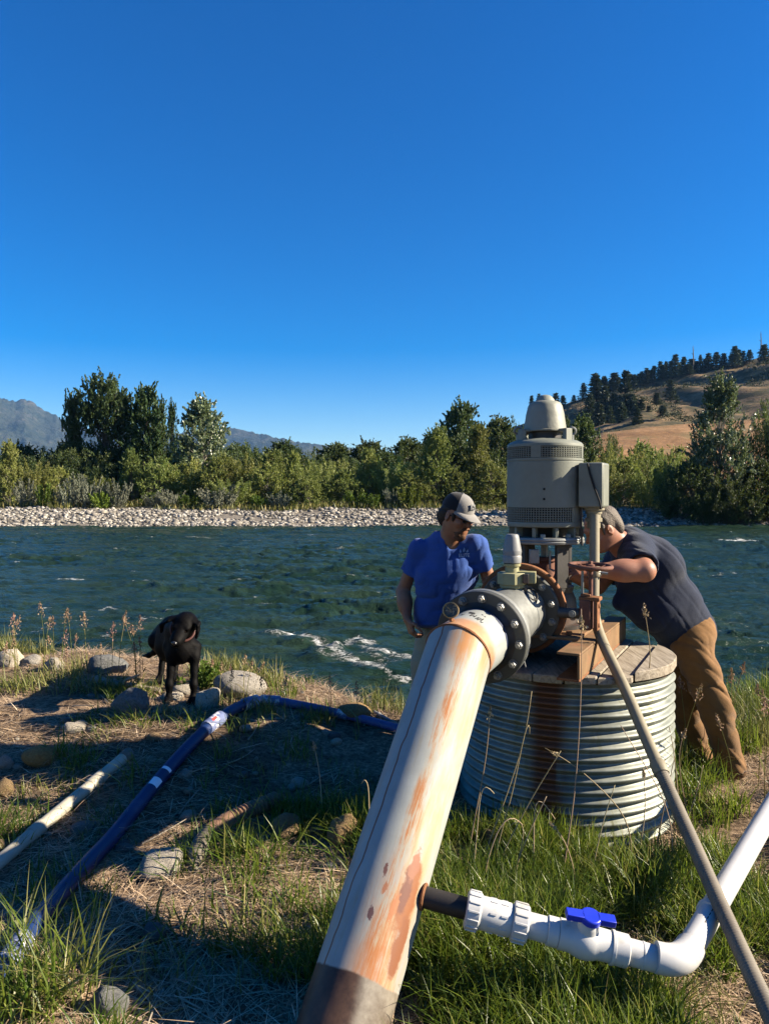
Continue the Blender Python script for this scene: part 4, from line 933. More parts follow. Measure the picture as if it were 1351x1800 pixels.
lav('thread_collar', [(ZA(1007), .034), (ZA(996), .033), (ZA(995), .041), (ZA(991), .043), (ZA(990), .036)], M['olive'], 24)
lav('valve_cap', [(ZA(990), .036), (ZA(989), .0445), (ZA(978), .0465), (ZA(976), .0435), (ZA(969), .0465), (ZA(967), .0455), (ZA(945), .034), (ZA(941), .031), (ZA(939), .026), (ZA(938.5), .01)], M['valvegrey'])

# ------------------------------------------------------------------ discharge pipe
S3 = nrm((-.3226, -.6075, -.7264)); RT = nrm(np.cross(S3, (0, 0, 1))) * -1; NS = nrm(np.cross(RT, S3))
if NS[2] < 0: NS = -NS
PR = .1365
dp = thing('discharge_pipe', onax(.26), 'big rust-streaked white steel pipe slanting from the flange down into the grass', 'pipe')
NMIT = nrm(H3 + S3); NH = np.array((0, 0, 1.)) - H3 * H3[2]; NH = nrm(NH); RH = nrm(np.cross(H3, NH));
if np.dot(RH, HP) < 0: RH = -RH
def pipeseg(dirv, Nv, Rv, t_end, rows, mat, name, sign):
    n = 72; ua = np.arange(n) / n; rad = PR * (np.cos(2 * np.pi * (ua - .25))[:, None] * Nv + np.sin(2 * np.pi * (ua - .25))[:, None] * Rv)
    tm = -(rad @ NMIT) / (dirv @ NMIT); m = MB(); rg_ = []; 
    for f_ in np.linspace(0, 1, rows): rg_.append(E + rad + dirv * (tm * (1 - f_) + t_end * f_)[:, None])
    V = np.concatenate(rg_); fs, uv = [], []
    for i in range(rows - 1):
        for j in range(n):
            k = (j + 1) % n; vv = lambda a, b: abs(float(np.dot(rg_[a][b] - E, dirv)))
            fs.append((i * n + j, i * n + k, (i + 1) * n + k, (i + 1) * n + j)); uv.append([(j / n, vv(i, j)), ((j + 1) / n, vv(i, k)), ((j + 1) / n, vv(i + 1, k)), (j / n, vv(i + 1, j))])
    if np.dot(np.cross(V[1] - V[0], V[n] - V[0]), rad[0]) < 0: fs = [f[::-1] for f in fs]; uv = [u[::-1] for u in uv]
    m.add(V, fs, uv); o = m.build(name, mat, dp, ang=60); return o, E + rad + dirv * tm[:, None]
slant, ringpts = pipeseg(S3, NS, RT, 1.62, 40, M['pipe'], 'slanted_section', 1)
# the straight run goes from the mitre back to the flange (negative direction)
pipeseg(H3, NH, RH, -.262, 16, M['pipe_h'], 'straight_section', -1)
m = MB(); rp = ringpts + (ringpts - E) / np.linalg.norm(ringpts - E, axis=1)[:, None] * .001
nn = len(rp); wob = .0035 + .002 * np.abs(vnoise(np.arange(nn) * .8, 0, 0, 9)); rg_ = []
for i in list(range(nn)) + [0]:
    d = nrm(rp[i] - E); rg_.append(np.array([rp[i] + wob[i] * (math.cos(q) * d + math.sin(q) * NMIT * 1.3) for q in np.arange(6) * math.pi / 3]))
m.rings(rg_, cap0=False, cap1=False); m.build('weld_bead', M['rust'], dp)
f1 = flange('flange', .2605, .2905, .2075, M['flange'], dp, 12, True, .15)
m = MB(); m.lathe(onax(.2600), H3, [(0, .160), (.003, .152), (.012, .141), (.02, .1375)], 64, cap0=False, cap1=False); m.build('weld_collar', M['darkmetal'], dp)
# worn stencil marks on the straight section
def onpipe(t_, a, r_=PR + .0012): return E - H3 * t_ + (NH * math.cos(a) + RH * math.sin(a)) * r_
m = MB()
def stroke(p0, p1, w_=.005):
    q = [np.array((p0[0] + (p1[0] - p0[0]) * s_, p0[1] + (p1[1] - p0[1]) * s_)) for s_ in np.linspace(0, 1, 4)]
    d = np.array((p1[0] - p0[0], p1[1] - p0[1])); L_ = np.linalg.norm(d) + 1e-9; nv_ = np.array((-d[1], d[0])) / L_ * w_ / 2; vs = []
    for a in q: vs += [onpipe(a[0] + nv_[0], (a[1] + nv_[1]) / PR), onpipe(a[0] - nv_[0], (a[1] - nv_[1]) / PR)]
    m.add(vs, [(2 * i, 2 * i + 1, 2 * i + 3, 2 * i + 2) for i in range(3)])
def glyph(o, segs, sx=.02, sy=.028, w_=.0045):
    for a, b in segs: stroke((o[0] - a[1] * sy, o[1] + a[0] * sx), (o[0] - b[1] * sy, o[1] + b[0] * sx), w_)
GM = [((0, 0), (0, 1)), ((0, 1), (.5, .4)), ((.5, .4), (1, 1)), ((1, 1), (1, 0))]; G9 = [((1, 0), (1, 1)), ((1, 1), (0, 1)), ((0, 1), (0, .5)), ((0, .5), (1, .5))]; GA = [((0, 0), (.5, 1)), ((.5, 1), (1, 0)), ((.25, .4), (.75, .4))]
glyph((.135, .015), GM); glyph((.135, .048), G9); glyph((.165, -.01), [((0, 0), (1.4, .3)), ((.2, .5), (1.5, .8))], .022, .03, .008); glyph((.13, -.03), GA, .014, .02); glyph((.105, .045), GM, .012, .014, .003); glyph((.10, .068), GA, .012, .014, .003); glyph((.17, .045), [((0, 0), (.4, .1)), ((.7, .2), (1.1, .2))], .02, .03, .005)
m.build('marking', M['ink'], dp, ang=0)
# pressure gauge
gb = E + NH * PR * .97 + RH * -.012 + H3 * -.02; gc = P(793, 1073, gb[1] - .01)
fd = nrm(np.array((-.30, -.93, .22)))
m = MB(); m.cyl(gb - np.array((0, 0, .02)), gc - np.array((0, 0, .028)), .0075, 12); m.hexnut(gc - np.array((0, 0, .043)), (0, 0, 1), .011, .016); stem = m.build('gauge_stem', M['rust'], dp)
m = MB(); m.lathe(gc - fd * .017, fd, [(0, .026), (.004, .030), (.026, .0315), (.033, .0335), (.036, .0335), (.037, .029), (.031, .0275)], 36, cap1=False); m.build('gauge', M['brass'], dp)
m = MB(); m.lathe(gc + fd * .0125, fd, [(0, .0278), (.001, .0278)], 32); m.build('gauge_face', M['gaugeface'], dp)
m = MB(); m.cyl(gc + fd * .0137, gc + fd * .017, .003, 10); m.box(gc + fd * .015 + np.array((-.006, 0, .006)), (.02, .002, .0025), (nrm((1, -.3, -.9)), fd, nrm(np.cross(fd, (1, -.3, -.9))))); m.build('gauge_needle', M['brass'], dp)
# branch stub
B0 = E + S3 * .915 + RT * (PR - .02); B1 = P(822, 1598, 2.355)
m = MB(); m.cyl(B0, B1, .0335, 28); m.build('branch_stub', M['blackpipe'], dp)
m = MB(); bd = nrm(B1 - B0); m.torus(B0 + bd * .022, bd, .037, .006, 24, 8); m.build('branch_weld', M['rust'], dp)

# ------------------------------------------------------------------ gate valve with handwheel
gv0 = P(1037, 1080, 3.62); gv = thing('gate_valve', gv0, 'small rusty gate valve with round handwheel beside the flanges', 'valve')
U = np.array((0, 0, 1.))
m = MB(); m.box(gv0 + HP * -.02, (.055, .075, .15), (HP, HB, U)); m.build('valve_body', M['rustdark'], gv, bevel=.006)
m = MB(); c = gv0 + HP * .032; m.box(c, (.016, .06, .15), (HP, HB, U)); m.cyl(c + HP * .008 + U * .045, c + HP * .014 + U * .045, .012, 12); m.cyl(c + HP * .008 - U * .05, c + HP * .014 - U * .05, .012, 12); m.build('side_plate', M['rust'], gv, bevel=.007)
m = MB(); m.box(gv0 + U * .079, (.10, .07, .02), (HP, HB, U)); m.box(gv0 + U * .094 - HP * .02, (.05, .05, .014), (HP, HB, U)); m.build('bonnet', M['rust'], gv, bevel=.005)
m = MB(); m.cyl(gv0 + U * .09, gv0 + U * .245, .0105, 14); m.build('stem', M['rustdark'], gv)
m = MB(); m.box(gv0 - HP * .040 + U * .16, (.012, .008, .13), (HP, HB, U)); m.build('stem_guide', M['galv'], gv, bevel=.001)
wc = P(1037, 995, 3.62); m = MB(); m.torus(wc, (0.03, -.04, 1), .099, .0105, 48, 10); wh = m.build('handwheel', M['rustdark'], gv)
for i in range(4):
    a = R(20 + 90 * i); d = np.array((math.cos(a), math.sin(a), 0)); m = MB(); m.tube([wc - U * .012 + d * .02, wc - U * .016 + d * .055, wc + d * .097], [.009, .0075, .0075], 8); m.build('spoke', M['rustdark'], wh)
m = MB(); m.lathe(wc - U * .024, U, [(0, .017), (.004, .021), (.03, .021), (.034, .015)], 16); m.hexnut(wc + U * .01, U, .012, .014); m.build('hub', M['rustdark'], wh)
m = MB(); a_ = onax(.815) + HP * .19; m.cyl(a_, gv0 - HP * .04, .026, 16); m.build('inlet_nipple', M['flange'], gv)
m = MB(); c = P(1005, 1079, 3.56); m.lathe(c, -HB, [(0, .017), (.006, .017), (.007, .009), (.012, .009)], 16); m.build('pin', M['galv'], gv)

# ------------------------------------------------------------------ conduit from the junction box to the ground
ct = thing('conduit_pipe', P(1044, 1085, 3.70), 'tan conduit bending from the junction box and slanting down across the corrugated culvert', 'conduit')
def smoothpath(pts, n):
    pts = np.asarray(pts); t_ = np.concatenate([[0], np.cumsum(np.linalg.norm(np.diff(pts, axis=0), axis=1))]); q = np.linspace(0, t_[-1], n); out = np.stack([np.interp(q, t_, pts[:, i]) for i in range(3)], 1)
    for _ in range(6): out[1:-1] = (out[:-2] + 2 * out[1:-1] + out[2:]) / 4
    return out
path = [P(1044, 905, 3.83), P(1044, 990, 3.79), P(1043, 1075, 3.74), P(1047, 1100, 3.70), P(1064, 1142, 3.56), P(1100, 1215, 3.36), P(1140, 1310, 3.12), P(1180, 1400, 2.9), P(1225, 1500, 2.64), P(1262, 1585, 2.44), P(1310, 1690, 2.22), P(1351, 1780, 2.05), P(1395, 1875, 1.88)]
sp = smoothpath(path, 90)
m = MB(); m.tube(sp[:52], .0255, 16); m.build('rigid_tube', M['conduit'], ct)
rr_ = .0262 + .0008 * np.sin(np.arange(400) * 1.9); sp2 = smoothpath(sp[48:], 400); m = MB(); m.tube(sp2, rr_, 14); m.build('ribbed_hose', M['hose'], ct)
for q in (10, 48): m = MB(); u_ = nrm(sp[q + 1] - sp[q]); m.lathe(sp[q] - u_ * .03, u_, [(0, .030), (.004, .0325), (.056, .0325), (.06, .030)], 20); m.build('coupling', M['conduit'], ct)
m = MB(); u_ = nrm(sp[15] - sp[14]); c = P(1044, 1006, 3.785); m.torus(c, u_, .030, .006, 24, 8); m.torus(c + u_ * .012, u_, .030, .006, 24, 8); m.cyl(c + (.025, -.02, 0), c + (.06, -.03, -.004), .007, 8); m.build('clamp', M['galv'], ct)

# ------------------------------------------------------------------ white PVC branch line with ball valve
V0, V1 = B1, P(1168, 1690, 2.262); vd = nrm(V1 - V0); VL = np.linalg.norm(V1 - V0)
pv = thing('pvc_pipe_line', V0, 'white PVC branch line with blue-handled ball valve hanging over the grass', 'pipe')
def lp(name, prof, mat=None, n=40, ang=35, parent=None): m = MB(); m.lathe(V0 + vd * prof[0][0], vd, [(a - prof[0][0], b) for a, b in prof], n, cap0=True, cap1=True); return m.build(name, mat or M['pvc'], parent or pv, ang=ang)
k = VL / 360.0                                                    # photo pixels along the line -> metres
def ribnut(a, b, r, name):
    o = lp(name, [(a, r * .86), (a + .004, r), (b - .006, r * .985), (b, r * .9)]); m = MB()
    u, e1, e2 = frame(vd)
    for i in range(14):
        q = 2 * math.pi * i / 14; d = math.cos(q) * e1 + math.sin(q) * e2; m.box(V0 + vd * ((a + b) / 2) + d * r, (b - a - .012, .007, .006), (vd, np.cross(d, vd), d))
    m.build('grip_rib', M['pvc'], o, bevel=.0015); return o
ribnut(-4 * k, 24 * k, .058, 'compression_nut'); lp('coupling_body', [(22 * k, .046), (24 * k, .050), (78 * k, .050), (82 * k, .047)]); ribnut(82 * k, 112 * k, .058, 'compression_nut')
m = MB(); u, e1, e2 = frame(vd)
for i in range(8):
    q = 2 * math.pi * i / 8 + .2; d = math.cos(q) * e1 + math.sin(q) * e2; m.box(V0 + vd * 45 * k + d * .0505, (.02, .005, .003), (vd, np.cross(d, vd), d)); m.box(V0 + vd * 66 * k + d * .0505, (.02, .005, .003), (vd, np.cross(d, vd), d))
m.build('moulded_rib', M['pvc'], pv)
lp('pipe', [(110 * k, .039), (352 * k, .039)])
lp('socket', [(147 * k, .042), (148 * k, .044), (167 * k, .044), (168 * k, .0415)])
vb = lp('ball_valve', [(168 * k, .043), (169 * k, .046), (188 * k, .046), (196 * k, .050), (207 * k, .056), (220 * k, .057), (232 * k, .052), (240 * k, .047), (266 * k, .046), (268 * k, .0485), (292 * k, .0485), (294 * k, .044)])
lp('valve_seam', [(262 * k, .047), (263 * k, .051), (268 * k, .051), (269 * k, .047)], parent=vb)
vu = nrm(np.array((-.05, -.25, 1)) - vd * np.dot(vd, np.array((-.05, -.25, 1)))); hc = V0 + vd * 216 * k
m = MB(); m.lathe(hc + vu * .040, vu, [(0, .034), (.02, .032), (.034, .028), (.038, .024)], 24); m.build('valve_neck', M['pvc'], vb)
hs_ = np.cross(vu, vd); hd = nrm(vd * .96 + hs_ * .12); hw = np.cross(vu, hd)
m = MB(); m.lathe(hc + vu * .077, vu, [(0, .030), (.004, .033), (.020, .033), (.024, .029)], 24)
for s_ in (-1, 1):
    m.box(hc + vu * .090 + hd * s_ * .048, (.056, .032, .022), (hd, hw, vu))
    for i in range(5):
        m.box(hc + vu * .090 + hd * s_ * (.030 + i * .010) - hw * .0175 * (1 if np.dot(hw, (0, -1, 0)) < 0 else -1) * -1, (.004, .004, .017), (hd, hw, vu))
m.build('handle', M['bluehandle'], vb, bevel=.003)
lp('union_collar', [(318 * k, .040), (319 * k, .0406), (321 * k, .0406), (322 * k, .040)])
# elbow and the pipe running back
W1 = P(1362, 1408, 3.10); C0 = P(1196, 1694, 2.245); wd = nrm(W1 - C0); a0 = C0 - vd * .075; a1 = C0 + wd * .085
q = np.linspace(0, 1, 14)[:, None]; curve = (1 - q) ** 3 * a0 + 3 * q * (1 - q) ** 2 * (a0 * .22 + C0 * .78) + 3 * q ** 2 * (1 - q) * (a1 * .22 + C0 * .78) + q ** 3 * a1
m = MB(); rr_ = np.concatenate([[.0505, .0515], np.full(10, .0515), [.0515, .0505]]); m.tube(curve, .0455, 36); m.build('elbow', M['pvc'], pv)
W2 = W1 + wd * .9; m = MB(); m.tube([a1 - wd * .02, a1 + wd * .3, W1, W2], .039, 36); m.build('pipe', M['pvc'], pv)
m = MB(); m.lathe(a1 + wd * .185, wd, [(0, .0395), (.002, .0445), (.02, .0455), (.022, .0395)], 32); m.build('bell_end', M['pvc'], pv)
m = MB()
for i in range(5):
    pc = a1 + wd * (.10 + .022 * i); u, e1, e2 = frame(wd)
    d = nrm(np.array((-.3, -.8, .55))); d = nrm(d - wd * np.dot(d, wd)); m.box(pc + d * .0391, (.014, .003, .0008), (wd, np.cross(d, wd), d))
m.build('print', M['ink'], pv)
# ------------------------------------------------------------------ people and dog: one continuous surface each
class Field:
    """signed distance on a grid, smooth unions of tapered limbs, then one skin over it"""
    def __init__(s, lo, hi, res):
        s.lo = np.asarray(lo, float); s.res = res; s.n = np.ceil((np.asarray(hi, float) - s.lo) / res).astype(int) + 1
        s.f = np.full(s.n, .3, np.float32); s.ax = [s.lo[i] + np.arange(s.n[i]) * res for i in range(3)]
    def _sl(s, lo, hi):
        a = np.clip(np.floor((np.asarray(lo) - s.lo) / s.res).astype(int), 0, s.n); b = np.clip(np.ceil((np.asarray(hi) - s.lo) / s.res).astype(int) + 1, 0, s.n)
        return tuple(slice(a[i], b[i]) for i in range(3)), [s.ax[i][a[i]:b[i]].reshape([-1 if j == i else 1 for j in range(3)]) for i in range(3)]
    def _put(s, sl, d, k, op, plane=None, X=None):
        if d.size == 0: return s
        if plane is not None:
            for pt, nn in plane: d = np.maximum(d, (X[0] - pt[0]) * nn[0] + (X[1] - pt[1]) * nn[1] + (X[2] - pt[2]) * nn[2])
        f = s.f[sl]
        if op == 's':
            h = np.clip(.5 - .5 * (f + d) / k, 0, 1); s.f[sl] = f * (1 - h) - d * h + k * h * (1 - h)
        else:
            h = np.clip(.5 + .5 * (d - f) / k, 0, 1); s.f[sl] = d * (1 - h) + f * h - k * h * (1 - h)
        return s
    def cap(s, a, b, ra, rb=None, k=.02, op='u', plane=None):
        a, b = np.asarray(a, float), np.asarray(b, float); rb = ra if rb is None else rb; m = max(ra, rb) + k + .03
        sl, X = s._sl(np.minimum(a, b) - m, np.maximum(a, b) + m); ab = b - a; L = ab @ ab + 1e-12
        t = np.clip(((X[0] - a[0]) * ab[0] + (X[1] - a[1]) * ab[1] + (X[2] - a[2]) * ab[2]) / L, 0, 1)
        d = np.sqrt((X[0] - a[0] - t * ab[0]) ** 2 + (X[1] - a[1] - t * ab[1]) ** 2 + (X[2] - a[2] - t * ab[2]) ** 2) - (ra + (rb - ra) * t)
        return s._put(sl, d.astype(np.float32), k, op, plane, X)
    def ell(s, c, r, axes=None, k=.02, op='u', plane=None):
        c, r = np.asarray(c, float), np.asarray(r, float); A = np.eye(3) if axes is None else np.asarray([nrm(a) for a in axes]); m = r.max() + k + .03
        sl, X = s._sl(c - m, c + m); q = [((X[0] - c[0]) * A[i][0] + (X[1] - c[1]) * A[i][1] + (X[2] - c[2]) * A[i][2]) for i in range(3)]
        k0 = np.sqrt(sum((q[i] / r[i]) ** 2 for i in range(3))); k1 = np.sqrt(sum((q[i] / r[i] ** 2) ** 2 for i in range(3))) + 1e-9
        return s._put(sl, (k0 * (k0 - 1) / k1).astype(np.float32), k, op, plane, X)
    def chain(s, pts, rs, k=.02, **kw):
        for i in range(len(pts) - 1): s.cap(pts[i], pts[i + 1], rs[i], rs[i + 1], k, **kw)
        return s
    def ruffle(s, amp, fn):
        X = [s.ax[i].reshape([-1 if j == i else 1 for j in range(3)]) for i in range(3)]
        s.f = s.f + (amp * fn(X[0], X[1], X[2])).astype(np.float32); return s
    def mesh(s, name, mat, parent=None, loc=None):
        f = s.f; q = f < 0; nx, ny, nz = f.shape
        cor = [(i, j, k) for i in (0, 1) for j in (0, 1) for k in (0, 1)]
        cnt = sum(q[i:nx - 1 + i, j:ny - 1 + j, k:nz - 1 + k].astype(np.int8) for i, j, k in cor)
        act = (cnt > 0) & (cnt < 8); idx = np.full(act.shape, -1, np.int64); ai = np.argwhere(act); idx[act] = np.arange(len(ai))
        acc = np.zeros((len(ai), 3)); w = np.zeros((len(ai), 1))
        for a in cor:
            for d in range(3):
                if a[d] == 0:
                    b = tuple(1 if e == d else a[e] for e in range(3))
                    fa = f[ai[:, 0] + a[0], ai[:, 1] + a[1], ai[:, 2] + a[2]].astype(float); fb = f[ai[:, 0] + b[0], ai[:, 1] + b[1], ai[:, 2] + b[2]].astype(float)
                    mm = (fa < 0) != (fb < 0); t = np.where(mm, fa / np.where(np.abs(fa - fb) < 1e-9, 1, fa - fb), 0)
                    acc += mm[:, None] * (np.array(a, float) + np.outer(t, np.eye(3)[d])); w += mm[:, None]
        V = (ai + acc / np.maximum(w, 1)) * s.res + s.lo; Q = []
        for d in range(3):
            e, g = (d + 1) % 3, (d + 2) % 3; sl0 = [slice(1, -1)] * 3; sl0[d] = slice(0, -1); sl1 = [slice(1, -1)] * 3; sl1[d] = slice(1, None)
            A, B = q[tuple(sl0)], q[tuple(sl1)]; ch = np.argwhere(A != B)
            if len(ch) == 0: continue
            inside = A[ch[:, 0], ch[:, 1], ch[:, 2]]; p = ch.copy(); p[:, e] += 1; p[:, g] += 1
            def at(de, dg): r_ = p.copy(); r_[:, e] -= de; r_[:, g] -= dg; return idx[r_[:, 0], r_[:, 1], r_[:, 2]]
            quad = np.stack([at(1, 1), at(0, 1), at(0, 0), at(1, 0)], 1); quad[~inside] = quad[~inside][:, ::-1]; Q.append(quad)
        Q = np.concatenate(Q)
        return arrays(name, V, Q.reshape(-1), np.arange(len(Q)) * 4, mat, parent, ang=180, loc=loc)
def hand(Fd, wrist, d, nrm_, thumb, curl=.35, k=.010, sc_=1.0):
    """d along the hand, nrm_ the way the palm faces, thumb the side of the thumb; five separate bent fingers"""
    d = nrm(d); n_ = nrm(np.asarray(nrm_) - d * np.dot(d, nrm_)); t = nrm(np.asarray(thumb) - d * np.dot(d, thumb) - n_ * np.dot(n_, thumb)); w = np.asarray(wrist, float); S = sc_
    kn = [w + d * (.092 - .006 * abs(i - 1)) * S + t * (.031 - .0205 * i) * S for i in range(4)]
    for q in kn: Fd.cap(w + d * .012 * S + (q - w - d * .09 * S) * .55, q, .0155 * S, .0125 * S, .014)
    Fd.cap(w + d * .02 * S + t * .015 * S, w + d * .055 * S + t * .028 * S, .017 * S, .014 * S, .014)
    for q, L, r in zip(kn, (.070, .079, .073, .056), (.0092, .0095, .009, .008)):
        a = curl * .7; p = q
        for j, fr in enumerate((.46, .31, .23)):
            v = d * math.cos(a) + n_ * math.sin(a) + t * (.0 if j else .04) * (1 if q is kn[0] else -.5); e = p + v * L * fr * S; Fd.cap(p, e, (r - .0009 * j) * S, (r - .0009 * (j + 1)) * S, .004); p = e; a += curl * (1.1 - .2 * j)
    b = w + d * .028 * S + t * .030 * S; v1 = nrm(d * .62 + t * .72 + n_ * .28); p1 = b + v1 * .042 * S; v2 = nrm(d * .86 + t * .25 + n_ * .38); p2 = p1 + v2 * .034 * S; p3 = p2 + nrm(d * .9 + n_ * .45) * .024 * S
    Fd.cap(b, p1, .0135 * S, .0112 * S, .012); Fd.cap(p1, p2, .0108 * S, .0098 * S, .004); Fd.cap(p2, p3, .0098 * S, .0078 * S, .004)
def headshape(Fd, c, fw, up, neck):
    fw = nrm(fw); up = nrm(np.asarray(up) - fw * np.dot(fw, up)); rt = np.cross(fw, up); A = (rt, fw, up); o = lambda r, f, u: np.asarray(c) + rt * r + fw * f + up * u
    Fd.ell(o(0, -.012, .036), (.077, .098, .088), A, .02); Fd.ell(o(0, .022, -.03), (.066, .076, .075), A, .03); Fd.ell(o(0, .048, -.082), (.043, .046, .034), A, .03)
    Fd.cap(o(0, -.02, -.05), neck, .058, .062, .04)
    Fd.cap(o(-.034, .078, .030), o(.034, .078, .030), .0145, .0145, .02); Fd.cap(o(0, .084, .018), o(0, .109, -.018), .0085, .0135, .012); Fd.cap(o(-.014, .092, -.022), o(.014, .092, -.022), .009, .009, .008)
    for s_ in (-1, 1):
        Fd.ell(o(s_ * .032, .095, .008), (.017, .016, .012), A, .012, 's'); Fd.ell(o(s_ * .042, .066, -.018), (.022, .022, .018), A, .02)
        Fd.ell(o(s_ * .080, -.012, -.004), (.009, .019, .031), (nrm(rt + fw * .35 * s_ * -1), nrm(fw), up), .006); Fd.ell(o(s_ * .0885, -.008, .000), (.005, .010, .017), A, .005, 's')
    Fd.cap(o(-.020, .089, -.052), o(.020, .089, -.052), .0075, .0075, .008); Fd.cap(o(-.018, .087, -.065), o(.018, .087, -.065), .0085, .0085, .008); Fd.cap(o(-.022, .101, -.058), o(.022, .101, -.058), .0028, .0028, .004, 's')
    return o, rt, fw, up
def wr(seed, fx, fy, fz, warp=1.5):
    return lambda X, Y, Z: 1 - 2 * np.sqrt(np.abs(np.sin(.5 * (X * fx[0] + Y * fx[1] + Z * fx[2] + seed + warp * np.sin(X * fy[0] + Y * fy[1] + Z * fy[2] + seed * 2)))) + .002) * (.6 + .4 * np.sin(X * fz[0] + Y * fz[1] + Z * fz[2] + seed))

# ---- man in the blue shirt, standing behind the discharge pipe
Yb = 4.60
neck = P(790, 950, Yb - .03); rs = P(733, 968, Yb + .04); re_ = P(708, 1040, Yb + .10); rw = P(716, 1088, Yb + .0); lsh = P(838, 958, Yb - .06); le_ = P(860, 1022, Yb - .02); lw = P(872, 1052, Yb - .24)
hipc = P(782, 1128, Yb + .12); gzb = float(gz(.36, Yb + .1)); hc = P(803, 908, Yb - .12)
man = thing('person', (hipc[0], hipc[1], gzb), 'man in blue shirt and grey cap leaning in behind the slanted pipe', 'person')
hr, hl = hipc + np.array((-.095, .02, -.02)), hipc + np.array((.095, -.02, -.02))
kr, kl = np.array((hr[0] - .03, hr[1] - .02, gzb + .47)), np.array((hl[0] + .03, hl[1] - .05, gzb + .47)); ar, al = np.array((hr[0] - .05, hr[1] + .05, gzb + .09)), np.array((hl[0] + .04, hl[1] + .02, gzb + .09))
Fb = Field(np.array((hipc[0] - .38, Yb - .5, gzb - .02)), np.array((hipc[0] + .48, Yb + .36, P(0, 850, Yb)[2])), .0062)
chest = P(790, 1000, Yb + .02)
Fb.chain([hipc, (hipc + chest) / 2, chest, neck], [.13, .125, .14, .07], .05); Fb.cap(rs + (.03, 0, -.01), lsh - (.03, 0, .01), .046, .046, .05)
Fb.chain([rs, re_, rw], [.042, .042, .029], .02); Fb.chain([lsh, le_, lw], [.042, .042, .029], .02)
Fb.ell(re_ * .6 + rw * .4, (.047, .047, .07), None, .03); Fb.ell(le_ * .7 + lw * .3, (.045, .06, .045), None, .03)
Fb.chain([hr, kr, ar], [.085, .055, .042], .02); Fb.chain([hl, kl, al], [.085, .055, .042], .02)
for a_ in (ar, al): Fb.cap(a_ + (0, .03, -.04), a_ + (0, -.14, -.05), .04, .033, .02)
o, rt, fw, up = headshape(Fb, hc, (.66, -.66, -.36), (.18, -.12, 1), neck)
hand(Fb, rw, P(727, 1122, Yb - .04) - P(716, 1088, Yb), (.75, .3, .2), (.1, -1, 0), .75); hand(Fb, lw, (.35, -.75, -.45), (-.2, -.4, -.8), (-.8, -.3, 0), .35)
body = Fb.mesh('body', M['skin'], man)
Fs = Field(np.array((hipc[0] - .38, Yb - .34, hipc[2] - .12)), np.array((hipc[0] + .46, Yb + .36, P(0, 935, Yb)[2])), .0068)
waist = hipc + np.array((.0, -.01, .10)); hem = P(768, 1092, Yb + .08)
Fs.chain([hem + (0, 0, -.02), waist + (0, 0, .06), chest + (0, .0, .0), P(788, 965, Yb + .02)], [.138, .156, .152, .10], .06, plane=[(hem + (0, 0, -.0), nrm((.1, -.1, -1)))])
Fs.ell(hem + (.0, 0, .06), (.138, .118, .14), None, .04, plane=[(hem, nrm((.1, -.1, -1)))]); Fs.ell(chest + (-.018, -.025, -.03), (.170, .116, .19), None, .05); Fs.ell(waist + (-.012, .0, .12), (.170, .125, .16), None, .06)
Fs.cap(P(758, 1012, Yb + .02), P(766, 1068, Yb + .05), .106, .112, .06); Fs.cap(rs + (.015, 0, 0), lsh - (.015, 0, 0), .064, .062, .06); Fs.cap(P(785, 950, Yb + .0), P(785, 975, Yb), .085, .11, .04)
for a_, b_, t_ in ((rs, re_, .52), (lsh, le_, .60)):
    e_ = a_ + (b_ - a_) * t_; v_ = nrm(b_ - a_); Fs.cap(a_, e_ + v_ * .02, .064, .066, .04, plane=[(e_, v_)]); Fs.cap(e_ - v_ * .012, e_ + v_ * .05, .052, .052, .004, 's')
Fs.cap(neck + (0, 0, .05), neck + (.0, .0, -.01), .074, .066, .006, 's'); vn = P(797, 970, Yb - .19); Fs.cap(neck + np.array((.01, -.05, .0)), vn, .055, .012, .008, 's')
Fs.ruffle(.0070, wr(1, (24, 6, -16), (20, 8, 9), (9, 4, 7))); Fs.ruffle(.0034, wr(8, (70, 20, -48), (45, 20, 40), (18, 12, 20), 1.6)); Fs.ruffle(.0050, wr(3, (38, 20, -46), (25, 12, 30), (12, 8, 15), 1.2))
shirt = Fs.mesh('shirt', M['blueshirt'], man)
Ft = Field(np.array((hipc[0] - .30, Yb - .20, gzb + .0)), np.array((hipc[0] + .32, Yb + .40, hipc[2] + .14)), .009)
Ft.cap(hipc + (-.03, 0, .06), hipc + (.03, 0, .06), .128, .128, .04, plane=[(hipc + (0, 0, .1), (0, 0, 1))])
for a_, b_, c_ in ((hr, kr, ar), (hl, kl, al)): Ft.chain([a_, b_, c_ + (0, 0, -.02)], [.105, .085, .082], .04, plane=[(c_ + (0, 0, -.035), (0, 0, -1))])
Ft.ruffle(.005, wr(4, (10, 8, 40), (25, 10, 12), (8, 5, 9))); Ft.mesh('trousers', M['khaki'], man)
for a_ in (ar, al):
    Fo = Field(a_ - (.09, .24, .10), a_ + (.09, .12, .06), .008); Fo.cap(a_ + (0, .035, -.04), a_ + (0, -.15, -.05), .05, .042, .02, plane=[(a_ + (0, 0, -.088), (0, 0, -1))]); Fo.cap(a_, a_ + (0, .01, .04), .052, .056, .03); Fo.mesh('boot', M['boot'], man)
